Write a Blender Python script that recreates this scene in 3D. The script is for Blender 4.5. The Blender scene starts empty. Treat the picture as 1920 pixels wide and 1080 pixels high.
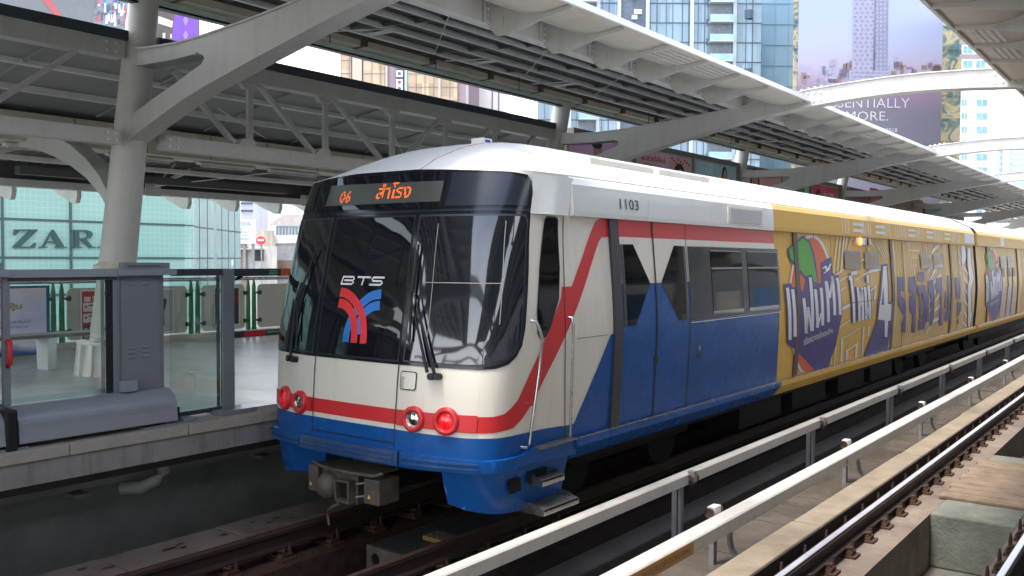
import bpy, bmesh, math, random
from mathutils import Vector, Matrix
from mathutils.geometry import tessellate_polygon
rnd = random.Random(7)
scene = bpy.context.scene
COL = scene.collection

# ------------------------------------------------------------------ camera
FPX = 1710.0
PSI = math.atan(1290 / FPX); PITCH = -math.atan(54.5 / FPX); ROLL = 0.005
CAMP = Vector((0, 0, 2.68))
_f = Vector((-math.sin(PSI) * math.cos(PITCH), math.cos(PSI) * math.cos(PITCH), math.sin(PITCH)))
_r = Vector((math.cos(PSI), math.sin(PSI), 0)); _u = _r.cross(_f)
RT = _r * math.cos(ROLL) + _u * math.sin(ROLL); UP = -_r * math.sin(ROLL) + _u * math.cos(ROLL); FW = _f
cd = bpy.data.cameras.new('camera'); cam = bpy.data.objects.new('camera', cd); COL.objects.link(cam)
cd.sensor_width = 36; cd.lens = FPX / 1920 * 36; cd.clip_start = .05; cd.clip_end = 3000
m = Matrix((RT, UP, -FW)).transposed().to_4x4(); m.translation = CAMP
cam.matrix_world = m
scene.camera = cam

# ------------------------------------------------------------------ world, sun, exposure
SUN_EL, SUN_AZ = math.radians(71), math.radians(-162)      # azimuth from +Y towards +X
w = bpy.data.worlds.new("World"); scene.world = w; w.use_nodes = True
nt = w.node_tree; bg = nt.nodes['Background']
sky = nt.nodes.new('ShaderNodeTexSky'); sky.sky_type = 'NISHITA'; sky.sun_disc = False
sky.sun_elevation = SUN_EL; sky.sun_rotation = SUN_AZ; sky.air_density = 1.0; sky.dust_density = 3.0; sky.ozone_density = 1.0
# thin bright overcast: the clear sky whitens towards the horizon
tcw = nt.nodes.new('ShaderNodeTexCoord'); spw = nt.nodes.new('ShaderNodeSeparateXYZ'); nt.links.new(tcw.outputs['Generated'], spw.inputs[0])
nzw = nt.nodes.new('ShaderNodeTexNoise'); nzw.inputs['Scale'].default_value = 2.2; nzw.inputs['Detail'].default_value = 7; nt.links.new(tcw.outputs['Generated'], nzw.inputs['Vector'])
mrw = nt.nodes.new('ShaderNodeMapRange'); mrw.inputs[1].default_value = .15; mrw.inputs[2].default_value = .55; mrw.inputs[3].default_value = .95; mrw.inputs[4].default_value = .0; nt.links.new(spw.outputs[2], mrw.inputs[0])
maw = nt.nodes.new('ShaderNodeMath'); maw.operation = 'MULTIPLY_ADD'; nt.links.new(nzw.outputs['Fac'], maw.inputs[0]); maw.inputs[1].default_value = .7; nt.links.new(mrw.outputs[0], maw.inputs[2])
sbw = nt.nodes.new('ShaderNodeMath'); sbw.operation = 'SUBTRACT'; sbw.use_clamp = True; nt.links.new(maw.outputs[0], sbw.inputs[0]); sbw.inputs[1].default_value = .35
mxw = nt.nodes.new('ShaderNodeMix'); mxw.data_type = 'RGBA'; nt.links.new(sbw.outputs[0], mxw.inputs[0]); nt.links.new(sky.outputs[0], mxw.inputs[6]); mxw.inputs[7].default_value = (8.6, 8.8, 9.2, 1)
nt.links.new(mxw.outputs[2], bg.inputs[0]); bg.inputs[1].default_value = 0.12
sl = bpy.data.lights.new('sun', 'SUN'); sl.energy = 1.1; sl.angle = math.radians(11); sl.color = (1, .96, .9)
so = bpy.data.objects.new('sun', sl); COL.objects.link(so)
sd = Vector((math.sin(SUN_AZ) * math.cos(SUN_EL), math.cos(SUN_AZ) * math.cos(SUN_EL), math.sin(SUN_EL)))
so.rotation_euler = sd.to_track_quat('Z', 'Y').to_euler(); so.location = (0, 0, 40)
scene.view_settings.view_transform = 'Standard'; scene.view_settings.look = 'None'
scene.view_settings.exposure = 2.0; scene.view_settings.gamma = 1
scene.cycles.max_bounces = 14; scene.cycles.diffuse_bounces = 10; scene.cycles.transparent_max_bounces = 12
scene.cycles.use_denoising = True

# ------------------------------------------------------------------ materials
MC = {}
def pm(name, col, rough=.6, metal=0., var=.12, scale=2.5, bump=0., streak=0., dirt=None, dirt_amt=.0, dscale=1.2, ior=1.45, coat=0., emit=0., alpha=1.):
    if name in MC: return MC[name]
    mt = bpy.data.materials.new(name); mt.use_nodes = True; N = mt.node_tree.nodes; L = mt.node_tree.links
    b = N['Principled BSDF']; b.inputs['Roughness'].default_value = rough; b.inputs['Metallic'].default_value = metal
    b.inputs['IOR'].default_value = ior; b.inputs['Coat Weight'].default_value = coat; b.inputs['Coat Roughness'].default_value = .06
    tc = N.new('ShaderNodeTexCoord')
    n1 = N.new('ShaderNodeTexNoise'); n1.inputs['Scale'].default_value = scale; n1.inputs['Detail'].default_value = 6
    n1.inputs['Roughness'].default_value = .65
    L.new(tc.outputs['Object'], n1.inputs['Vector'])
    mr = N.new('ShaderNodeMapRange'); mr.inputs[1].default_value = .3; mr.inputs[2].default_value = .7
    mr.inputs[3].default_value = 1 - var; mr.inputs[4].default_value = 1 + var * .6
    L.new(n1.outputs['Fac'], mr.inputs[0])
    mx = N.new('ShaderNodeVectorMath'); mx.operation = 'MULTIPLY'; mx.inputs[0].default_value = col[:3]
    L.new(mr.outputs[0], mx.inputs[1]); out = mx.outputs[0]
    if dirt:
        n2 = N.new('ShaderNodeTexNoise'); n2.inputs['Scale'].default_value = dscale; n2.inputs['Detail'].default_value = 8
        n2.inputs['Roughness'].default_value = .7
        mp = N.new('ShaderNodeMapping')
        mp.inputs['Scale'].default_value = (4, 4, .35) if streak else (1, 1, 1)
        L.new(tc.outputs['Object'], mp.inputs[0]); L.new(mp.outputs[0], n2.inputs['Vector'])
        m2 = N.new('ShaderNodeMapRange'); m2.inputs[1].default_value = .5; m2.inputs[2].default_value = .72
        m2.inputs[3].default_value = 0; m2.inputs[4].default_value = dirt_amt
        L.new(n2.outputs['Fac'], m2.inputs[0])
        mm = N.new('ShaderNodeMix'); mm.data_type = 'RGBA'; L.new(m2.outputs[0], mm.inputs[0])
        L.new(out, mm.inputs[6]); mm.inputs[7].default_value = (*dirt, 1); out = mm.outputs[2]
    L.new(out, b.inputs['Base Color'])
    if rough > .15:
        r2 = N.new('ShaderNodeMapRange'); r2.inputs[3].default_value = max(.03, rough - .1); r2.inputs[4].default_value = min(1, rough + .12)
        L.new(n1.outputs['Fac'], r2.inputs[0]); L.new(r2.outputs[0], b.inputs['Roughness'])
    if bump:
        n3 = N.new('ShaderNodeTexNoise'); n3.inputs['Scale'].default_value = scale * 9; n3.inputs['Detail'].default_value = 5
        L.new(tc.outputs['Object'], n3.inputs['Vector'])
        bp = N.new('ShaderNodeBump'); bp.inputs['Strength'].default_value = bump; bp.inputs['Distance'].default_value = .02
        L.new(n3.outputs['Fac'], bp.inputs['Height']); L.new(bp.outputs[0], b.inputs['Normal'])
    if emit:
        b.inputs['Emission Color'].default_value = (*col[:3], 1); b.inputs['Emission Strength'].default_value = emit
    MC[name] = mt; return mt

def glass(name, tint=(.8, .86, .84), rough=.01, refl=1.0):
    if name in MC: return MC[name]
    mt = bpy.data.materials.new(name); mt.use_nodes = True; N = mt.node_tree.nodes; L = mt.node_tree.links
    N.clear(); o = N.new('ShaderNodeOutputMaterial'); t = N.new('ShaderNodeBsdfTransparent'); g = N.new('ShaderNodeBsdfGlossy')
    t.inputs[0].default_value = (*tint, 1); g.inputs['Roughness'].default_value = rough
    f = N.new('ShaderNodeFresnel'); f.inputs[0].default_value = 1.5
    mu = N.new('ShaderNodeMath'); mu.operation = 'MULTIPLY'; mu.inputs[1].default_value = refl; mu.use_clamp = True
    mx = N.new('ShaderNodeMixShader'); L.new(f.outputs[0], mu.inputs[0]); L.new(mu.outputs[0], mx.inputs[0])
    L.new(t.outputs[0], mx.inputs[1]); L.new(g.outputs[0], mx.inputs[2]); L.new(mx.outputs[0], o.inputs[0])
    MC[name] = mt; return mt

def rooms_mat(name, col_a, col_b, sx, sz, rough=.08, metal=.0, ior=1.6, warp=0.):
    """curtain-wall glass: every pane keeps its own tint (cells across x+y and z), with slightly wavy reflections"""
    if name in MC: return MC[name]
    mt = bpy.data.materials.new(name); mt.use_nodes = True; N = mt.node_tree.nodes; L = mt.node_tree.links
    b = N['Principled BSDF']; tc = N.new('ShaderNodeTexCoord'); sp = N.new('ShaderNodeSeparateXYZ'); L.new(tc.outputs['Object'], sp.inputs[0])
    ad = N.new('ShaderNodeMath'); ad.operation = 'ADD'; L.new(sp.outputs[0], ad.inputs[0]); L.new(sp.outputs[1], ad.inputs[1])
    def cell(src, s):
        d = N.new('ShaderNodeMath'); d.operation = 'DIVIDE'; L.new(src, d.inputs[0]); d.inputs[1].default_value = s
        f = N.new('ShaderNodeMath'); f.operation = 'FLOOR'; L.new(d.outputs[0], f.inputs[0]); return f.outputs[0]
    cb = N.new('ShaderNodeCombineXYZ'); L.new(cell(ad.outputs[0], sx), cb.inputs[0]); L.new(cell(sp.outputs[2], sz), cb.inputs[1])
    wn = N.new('ShaderNodeTexWhiteNoise'); L.new(cb.outputs[0], wn.inputs['Vector'])
    mx = N.new('ShaderNodeMix'); mx.data_type = 'RGBA'; L.new(wn.outputs['Value'], mx.inputs[0])
    mx.inputs[6].default_value = (*col_a, 1); mx.inputs[7].default_value = (*col_b, 1)
    L.new(mx.outputs[2], b.inputs['Base Color']); b.inputs['Roughness'].default_value = rough; b.inputs['Metallic'].default_value = metal
    b.inputs['IOR'].default_value = ior
    if warp:
        n3 = N.new('ShaderNodeTexNoise'); n3.inputs['Scale'].default_value = .5; n3.inputs['Detail'].default_value = 2
        L.new(tc.outputs['Object'], n3.inputs['Vector']); bp = N.new('ShaderNodeBump'); bp.inputs['Strength'].default_value = warp; bp.inputs['Distance'].default_value = .3
        L.new(n3.outputs['Fac'], bp.inputs['Height']); L.new(bp.outputs[0], b.inputs['Normal'])
    MC[name] = mt; return mt

def ramp_mat(name, stops, axis=2, lo=0, hi=1, noise=.1, nscale=1., rough=.5, emit=0.):
    """printed picture: colours along one world axis, broken up by noise"""
    if name in MC: return MC[name]
    mt = bpy.data.materials.new(name); mt.use_nodes = True; N = mt.node_tree.nodes; L = mt.node_tree.links
    b = N['Principled BSDF']; tc = N.new('ShaderNodeTexCoord'); sp = N.new('ShaderNodeSeparateXYZ'); L.new(tc.outputs['Object'], sp.inputs[0])
    mr = N.new('ShaderNodeMapRange'); mr.inputs[1].default_value = lo; mr.inputs[2].default_value = hi; L.new(sp.outputs[axis], mr.inputs[0])
    n = N.new('ShaderNodeTexNoise'); n.inputs['Scale'].default_value = nscale; n.inputs['Detail'].default_value = 6; L.new(tc.outputs['Object'], n.inputs['Vector'])
    a = N.new('ShaderNodeMath'); a.operation = 'MULTIPLY_ADD'; L.new(n.outputs['Fac'], a.inputs[0]); a.inputs[1].default_value = noise
    L.new(mr.outputs[0], a.inputs[2]); s = N.new('ShaderNodeMath'); s.operation = 'SUBTRACT'; L.new(a.outputs[0], s.inputs[0]); s.inputs[1].default_value = noise / 2
    r = N.new('ShaderNodeValToRGB'); e = r.color_ramp.elements
    while len(e) < len(stops): e.new(.5)
    for i, (p, c) in enumerate(stops): e[i].position = p; e[i].color = (*c, 1)
    L.new(s.outputs[0], r.inputs[0]); L.new(r.outputs[0], b.inputs['Base Color']); b.inputs['Roughness'].default_value = rough
    if emit: L.new(r.outputs[0], b.inputs['Emission Color']); b.inputs['Emission Strength'].default_value = emit
    MC[name] = mt; return mt

steel = pm('steel_paint', (.56, .55, .51), .45, var=.08, scale=1.2, dirt=(.25, .23, .19), dirt_amt=.25, streak=1)
steel_l = pm('steel_light', (.78, .77, .73), .5, var=.08, dirt=(.3, .27, .22), dirt_amt=.2, streak=1)
sheet = pm('roof_sheet', (.32, .325, .31), .6, var=.15, scale=.8)
sheet_d = pm('roof_sheet_dark', (.12, .125, .12), .6, var=.2, scale=.8)
dark = pm('dark_strip', (.055, .07, .08), .5)
soffit = pm('soffit_panel', (.60, .55, .47), .6, var=.06, scale=.7, dirt=(.35, .28, .2), dirt_amt=.35)
white = pm('fascia_white', (.80, .80, .78), .45, var=.04)
brown = pm('gutter_brown', (.14, .11, .09), .7, var=.25, dirt=(.3, .28, .26), dirt_amt=.4)
conc = pm('concrete', (.30, .28, .25), .85, var=.2, scale=1.5, bump=.3, dirt=(.10, .09, .08), dirt_amt=.7, streak=1)
conc_w = pm('concrete_wall', (.42, .44, .42), .9, var=.3, scale=1.2, bump=.3, dirt=(.08, .09, .08), dirt_amt=.6)
pit = pm('pit_shade', (.04, .038, .036), .9, var=.3)  # near-black concrete: the shade down on the deck is put into the colour
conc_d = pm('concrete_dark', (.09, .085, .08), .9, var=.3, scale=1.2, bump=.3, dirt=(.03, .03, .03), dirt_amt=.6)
conc_g = pm('concrete_green', (.19, .20, .165), .85, var=.3, scale=3, bump=.4, dirt=(.30, .31, .22), dirt_amt=.7, dscale=2.5)
rust_c = pm('concrete_rusty', (.235, .185, .145), .85, var=.3, scale=1.6, bump=.35, dirt=(.09, .05, .035), dirt_amt=.8, dscale=2)
plinth_m = pm('plinth_concrete', (.28, .23, .165), .85, var=.25, scale=2.5, bump=.4, dirt=(.17, .11, .07), dirt_amt=.7, dscale=2.2)
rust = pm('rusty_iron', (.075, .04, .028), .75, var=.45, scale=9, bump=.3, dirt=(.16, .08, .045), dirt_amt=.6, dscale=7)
raild = pm('rail_side', (.045, .028, .022), .6, var=.3, scale=6)
railh = pm('rail_head', (.85, .84, .84), .38, .75, var=.08)
wet = pm('wet_concrete', (.135, .115, .095), .22, var=.45, scale=1.3, bump=.1, dirt=(.12, .085, .05), dirt_amt=.8, dscale=.9)
cover = pm('rail_cover', (.54, .52, .47), .55, var=.08, scale=1., dirt=(.36, .32, .25), dirt_amt=.55, dscale=6)
galv = pm('galvanised', (.30, .31, .32), .5, .4, var=.15, scale=5)
insul = pm('insulator', (.16, .09, .075), .35)
cream = pm('train_cream', (.75, .71, .60), .30, var=.03, scale=.9, dirt=(.46, .37, .24), dirt_amt=.3, dscale=1.0, streak=1, coat=.3)
roofw = pm('train_roof_white', (.82, .81, .77), .55, var=.03, dirt=(.6, .55, .48), dirt_amt=.12, dscale=1.5)
gutw = pm('train_band_white', (.70, .71, .66), .3, var=.03, coat=.2)
red = pm('train_red', (.62, .028, .032), .32, var=.05, coat=.15, dirt=(.4, .06, .05), dirt_amt=.2)
blue = pm('train_blue', (.006, .082, .30), .26, var=.12, scale=1.5, ior=1.36, dirt=(.02, .10, .25), dirt_amt=.25, dscale=2)
blue_d = pm('train_bumper_blue', (.02, .07, .19), .5, var=.25, scale=3, dirt=(.10, .12, .15), dirt_amt=.6, dscale=4)
yellow = pm('wrap_yellow', (.68, .41, .07), .42, var=.05, ior=1.28)
wrapw = pm('wrap_white', (.70, .71, .73), .4, var=.04, ior=1.3)
cream_y = pm('wrap_cream', (.76, .64, .36), .4, var=.05, ior=1.3)
purple = pm('wrap_purple', (.050, .038, .20), .42, var=.1, ior=1.28)
orange = pm('wrap_orange', (.66, .12, .03), .42, var=.05, ior=1.28)
green = pm('wrap_green', (.07, .36, .03), .42, var=.25, scale=1.2, ior=1.28)
wing = pm('wrap_window', (.20, .115, .025), .4, var=.3)
black = pm('black_glass', (.008, .010, .013), .03, var=.2, ior=1.5)
wscr = pm('windscreen_black', (.008, .011, .016), .05, var=.2, ior=1.95)
black2 = pm('side_glass', (.006, .007, .008), .04, var=.3, ior=1.55)
blackm = pm('black_mask', (.010, .012, .016), .12, var=.2, ior=1.45)
bluegl = pm('mask_blue_black', (.018, .023, .033), .16, var=.1, ior=1.5)
rubber = pm('rubber', (.012, .012, .013), .5, var=.2)
dgrey = pm('door_post_grey', (.035, .038, .043), .35)
dbrown = pm('door_post_brown', (.05, .032, .025), .45)
steelm = pm('stainless', (.55, .54, .52), .25, 1., var=.1)
stepm = pm('step_plate', (.25, .22, .19), .4, .8, var=.4, scale=14, bump=.5)
coup = pm('coupler_iron', (.10, .085, .07), .6, .2, var=.3, scale=8, bump=.2, dirt=(.2, .15, .1), dirt_amt=.5, dscale=6)
under = pm('underframe', (.005, .005, .005), .9, var=.3)  # near-black: shade below the train is painted into running gear and wheels
ledbg = pm('display_panel', (.075, .08, .068), .3, var=.06)
led = pm('led_amber', (1., .16, .012), .5, emit=.55)
ledr = pm('tail_lamp_red', (.75, .01, .015), .25, var=.5, scale=60, emit=.12, coat=1.)
lens = pm('lamp_lens', (.75, .74, .70), .08, 1., var=.25, scale=18)
amber = pm('marker_amber', (1., .16, .01), .3, emit=1.2)
darkred = pm('marker_off', (.12, .02, .015), .3)
psd = pm('gate_grey', (.20, .21, .22), .45, .0, var=.05, coat=.2)
psd_l = pm('gate_grey_light', (.29, .305, .32), .38, .1, var=.05, coat=.3)
psd_d = pm('gate_grey_dark', (.05, .053, .06), .4)
gglass = glass('gate_glass', (.88, .93, .91), refl=1.2)
cop = pm('coping_strip', (.42, .37, .30), .8, var=.12, scale=4, bump=.2, dirt=(.28, .24, .19), dirt_amt=.4, dscale=5)
plat = pm('platform_floor', (.66, .65, .60), .30, var=.15, scale=.8, bump=.06, dirt=(.18, .17, .15), dirt_amt=.6)
ivory = pm('ivory_box', (.62, .56, .40), .4)
fgreen = pm('fence_green', (.025, .20, .075), .4, var=.15)
fdark = pm('clamp_green', (.02, .06, .035), .45)
fpanel = pm('fence_panel', (.55, .53, .46), .5, var=.06)
paint_w = pm('white_paint', (.75, .75, .73), .5, var=.06)
redm = pm('red_sign', (.60, .02, .025), .4, var=.05)
orm = pm('orange_sign', (.80, .13, .03), .4, var=.05)
grn_s = pm('green_sign', (.01, .13, .05), .4)
ylw_s = pm('letter_yellow', (.75, .55, .12), .4)
txt_d = pm('letter_dark', (.03, .035, .04), .5)
txt_w = pm('letter_white', (.80, .80, .80), .5, var=.02)
txt_b = pm('letter_blue', (.05, .06, .22), .5)
tan = pm('warning_tape', (.42, .22, .07), .5, var=.1)
lampm = pm('lamp_tube', (.6, .6, .58), .4)

# ------------------------------------------------------------------ mesh helpers
class MB:
    def __init__(s): s.v = []; s.f = []; s.mi = []; s.ms = []; s.sm = []
    def _m(s, mat):
        if mat not in s.ms: s.ms.append(mat)
        return s.ms.index(mat)
    def add(s, vs, fs, mat=None, smooth=False):
        o = len(s.v); s.v += [tuple(v) for v in vs]; k = s._m(mat)
        for f in fs: s.f.append(tuple(i + o for i in f)); s.mi.append(k); s.sm.append(smooth)
        return s
    def box(s, x0, x1, y0, y1, z0, z1, mat=None):
        x0, x1 = sorted((x0, x1)); y0, y1 = sorted((y0, y1)); z0, z1 = sorted((z0, z1))
        v = [(x0, y0, z0), (x1, y0, z0), (x1, y1, z0), (x0, y1, z0), (x0, y0, z1), (x1, y0, z1), (x1, y1, z1), (x0, y1, z1)]
        return s.add(v, [(3, 2, 1, 0), (4, 5, 6, 7), (0, 1, 5, 4), (1, 2, 6, 5), (2, 3, 7, 6), (3, 0, 4, 7)], mat)
    def prism(s, poly, a, b, mat=None, axis='y', holes=(), smooth=False):
        """2D polygon (with holes) extruded along an axis; poly is (x,z) for y, (y,z) for x, (x,y) for z"""
        loops = [list(poly)] + [list(h) for h in holes]
        flat = [p for l in loops for p in l]
        tris = tessellate_polygon([[Vector((p[0], p[1], 0)) for p in l] for l in loops])
        mk = {'y': lambda p, t: (p[0], t, p[1]), 'x': lambda p, t: (t, p[0], p[1]), 'z': lambda p, t: (p[0], p[1], t)}[axis]
        n = len(flat); v = [mk(p, a) for p in flat] + [mk(p, b) for p in flat]
        f = [tuple(t) for t in tris] + [tuple(i + n for i in reversed(t)) for t in tris]
        s.add(v, f, mat)
        o = 0; fs = []
        for l in loops:
            k = len(l)
            for i in range(k): j = (i + 1) % k; fs.append((o + i, o + j, o + j + n, o + i + n))
            o += k
        s.add(v, fs, mat, smooth); return s
    def bar(s, p0, p1, w, h, mat=None, up=(0, 0, 1)):
        p0, p1 = Vector(p0), Vector(p1); d = (p1 - p0).normalized(); u = Vector(up)
        r = d.cross(u)
        if r.length < 1e-4: r = d.cross(Vector((1, 0, 0)))
        r.normalize(); u = r.cross(d)
        v = []
        for p in (p0, p1):
            for a, b in ((-1, -1), (1, -1), (1, 1), (-1, 1)): v.append(p + r * a * w / 2 + u * b * h / 2)
        return s.add(v, [(3, 2, 1, 0), (4, 5, 6, 7), (0, 1, 5, 4), (1, 2, 6, 5), (2, 3, 7, 6), (3, 0, 4, 7)], mat)
    def tube(s, pts, r, n=10, mat=None, caps=True):
        pts = [Vector(p) for p in pts]; rs = r if isinstance(r, (list, tuple)) else [r] * len(pts); v = []; f = []
        for i, p in enumerate(pts):
            d = (pts[min(i + 1, len(pts) - 1)] - pts[max(i - 1, 0)]).normalized()
            a = Vector((0, 0, 1)) if abs(d.z) < .9 else Vector((1, 0, 0))
            x = d.cross(a).normalized(); y = x.cross(d)
            for k in range(n): t = 2 * math.pi * k / n; v.append(p + x * rs[i] * math.cos(t) + y * rs[i] * math.sin(t))
        for i in range(len(pts) - 1):
            for k in range(n): k2 = (k + 1) % n; f.append((i * n + k, i * n + k2, (i + 1) * n + k2, (i + 1) * n + k))
        s.add(v, f, mat, True)
        if caps: s.add(v[:n], [tuple(range(n))], mat); s.add(v[-n:], [tuple(reversed(range(n)))], mat)
        return s
    def grid(s, fn, us, vs, mat=None, smooth=True):
        v = [fn(u, w_) for u in us for w_ in vs]; m_ = len(vs)
        f = [(i * m_ + j, (i + 1) * m_ + j, (i + 1) * m_ + j + 1, i * m_ + j + 1) for i in range(len(us) - 1) for j in range(m_ - 1)]
        return s.add(v, f, mat, smooth)
    def disc(s, c, n_, r, mat=None, k=20, thick=0.):
        c = Vector(c); n_ = Vector(n_).normalized(); a = Vector((0, 0, 1)) if abs(n_.z) < .9 else Vector((1, 0, 0))
        x = n_.cross(a).normalized(); y = x.cross(n_)
        ring = [c + (x * math.cos(2 * math.pi * i / k) + y * math.sin(2 * math.pi * i / k)) * r for i in range(k)]
        if thick:
            top = [p + n_ * thick for p in ring]
            s.add(ring + top, [(i, (i + 1) % k, (i + 1) % k + k, i + k) for i in range(k)], mat, True)
            return s.add(top, [tuple(range(k))], mat)
        return s.add(ring, [tuple(range(k))], mat)
    def revolve(s, c, n_, prof, mat=None, k=24):
        c = Vector(c); n_ = Vector(n_).normalized(); a = Vector((0, 0, 1)) if abs(n_.z) < .9 else Vector((1, 0, 0))
        x = n_.cross(a).normalized(); y = x.cross(n_); v = []; f = []
        for (r, h) in prof:
            for i in range(k): t = 2 * math.pi * i / k; v.append(c + (x * math.cos(t) + y * math.sin(t)) * r + n_ * h)
        for j in range(len(prof) - 1):
            for i in range(k): i2 = (i + 1) % k; f.append((j * k + i, j * k + i2, (j + 1) * k + i2, (j + 1) * k + i))
        return s.add(v, f, mat, True)
    def build(s, name, parent=None, mat=None, bevel=0.):
        me = bpy.data.meshes.new(name); me.from_pydata(s.v, [], s.f)
        for mt in s.ms: me.materials.append(mt or mat)
        for p, k, sm in zip(me.polygons, s.mi, s.sm): p.material_index = k; p.use_smooth = sm
        me.validate(); me.update()
        o = bpy.data.objects.new(name, me); COL.objects.link(o)
        if parent: attach(o, parent)
        if bevel:
            b = o.modifiers.new('bevel', 'BEVEL'); b.width = bevel; b.segments = 2; b.limit_method = 'ANGLE'; b.angle_limit = .7
        return o
def attach(o, parent):
    o.parent = parent
    loc = getattr(parent, 'location', Vector()) if parent.type == 'EMPTY' else Vector()
    o.matrix_parent_inverse = Matrix.Translation(-loc)
def thing(name, loc, label, cat, group=None):
    o = bpy.data.objects.new(name, None); COL.objects.link(o); o.location = loc; o.empty_display_size = .2
    return tag(o, label, cat, group)
def tag(o, label, cat, group=None):
    o['label'] = label; o['category'] = cat
    if group: o['group'] = group
    return o
def struct(o, kind='structure'): o['kind'] = kind; return o
def dup(root, off, label, group=None):
    r = root.copy(); COL.objects.link(r); r.location = root.location + Vector(off); r['label'] = label
    if group: r['group'] = group
    def rec(src, dst):
        for ch in src.children:
            c = ch.copy(); COL.objects.link(c); c.parent = dst; c.matrix_parent_inverse = ch.matrix_parent_inverse.copy(); rec(ch, c)
    rec(root, r); return r
def ray(u, v): return FW * FPX + RT * (u - 960) + UP * (540 - v)
def at(u, v, X=None, Y=None, Z=None):
    d = ray(u, v)
    t = (X - CAMP.x) / d.x if X is not None else (Y - CAMP.y) / d.y if Y is not None else (Z - CAMP.z) / d.z
    return CAMP + d * t
ORD = ['first', 'second', 'third', 'fourth', 'fifth', 'sixth', 'seventh', 'eighth', 'ninth', 'tenth', 'eleventh', 'twelfth']

_tc = {}
def text_polys(body, off=0., res=2):
    """text as flat faces in x,y, scaled to the unit box"""
    k = (body, off)
    if k not in _tc:
        c = bpy.data.curves.new('t', 'FONT'); c.body = body; c.offset = off; c.resolution_u = res
        o = bpy.data.objects.new('t', c); COL.objects.link(o)
        dg = bpy.context.evaluated_depsgraph_get(); me = bpy.data.meshes.new_from_object(o.evaluated_get(dg))
        v = [tuple(x.co[:2]) for x in me.vertices]; f = [tuple(p.vertices) for p in me.polygons]
        bpy.data.objects.remove(o); bpy.data.curves.remove(c); bpy.data.meshes.remove(me)
        xs = [p[0] for p in v]; ys = [p[1] for p in v]
        _tc[k] = (v, f, min(xs), max(xs), min(ys), max(ys))
    return _tc[k]
def text_on(mb, body, fn, mat, off=0., ref=None):
    """fn maps (s,t) in the unit box onto a surface; ref: bounding box of another offset of the same text"""
    v, f, x0, x1, y0, y1 = text_polys(body, off)
    if ref is not None: _, _, x0, x1, y0, y1 = text_polys(body, ref)
    mb.add([fn((p[0] - x0) / (x1 - x0), (p[1] - y0) / (y1 - y0)) for p in v], f, mat)
def quadmap(tl, tr, br, bl, post):
    def fn(s, t):
        a = [bl[i] + (br[i] - bl[i]) * s for i in (0, 1)]; b = [tl[i] + (tr[i] - tl[i]) * s for i in (0, 1)]
        return post(a[0] + (b[0] - a[0]) * t, a[1] + (b[1] - a[1]) * t)
    return fn
def cut_poly(poly, holes=(), du=.15, dv=.15, u0=None):
    """triangulate a 2D polygon and slice it on a grid so that it can follow a curved surface"""
    loops = [list(poly)] + [list(h) for h in holes]; flat = [p for l in loops for p in l]
    tris = tessellate_polygon([[Vector((p[0], p[1], 0)) for p in l] for l in loops])
    bm = bmesh.new(); vs = [bm.verts.new((p[0], p[1], 0)) for p in flat]
    for t in tris:
        try: bm.faces.new([vs[i] for i in t])
        except ValueError: pass
    bmesh.ops.recalc_face_normals(bm, faces=bm.faces)
    for ax, st in ((0, du), (1, dv)):
        if not st: continue
        lo = min(p[ax] for p in flat); hi = max(p[ax] for p in flat); k = math.floor(lo / st) + 1
        while st and k * st < hi - 1e-5:
            co = [0, 0, 0]; co[ax] = k * st; no = [0, 0, 0]; no[ax] = 1
            bmesh.ops.bisect_plane(bm, geom=bm.verts[:] + bm.edges[:] + bm.faces[:], plane_co=co, plane_no=no); k += 1
    bm.verts.index_update(); v = [tuple(x.co[:2]) for x in bm.verts]; f = [tuple(x.index for x in p.verts) for p in bm.faces]
    bm.free(); return v, f
def stroke(pts, w):
    """outline polygon of a polyline of width w (a number or one per point)"""
    ws = w if isinstance(w, (list, tuple)) else [w] * len(pts); L_, R_ = [], []
    for i, p in enumerate(pts):
        a = pts[max(i - 1, 0)]; b = pts[min(i + 1, len(pts) - 1)]; dx, dy = b[0] - a[0], b[1] - a[1]; l = math.hypot(dx, dy) or 1
        n = (-dy / l * ws[i] / 2, dx / l * ws[i] / 2)
        L_.append((p[0] + n[0], p[1] + n[1])); R_.append((p[0] - n[0], p[1] - n[1]))
    return L_ + R_[::-1]
def rrect(x0, x1, z0, z1, r, k=4):
    o = []
    for cx, cz, a in ((x1 - r, z1 - r, 0), (x0 + r, z1 - r, 90), (x0 + r, z0 + r, 180), (x1 - r, z0 + r, 270)):
        for i in range(k + 1): t = math.radians(a + 90 * i / k); o.append((cx + r * math.cos(t), cz + r * math.sin(t)))
    return o
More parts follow.
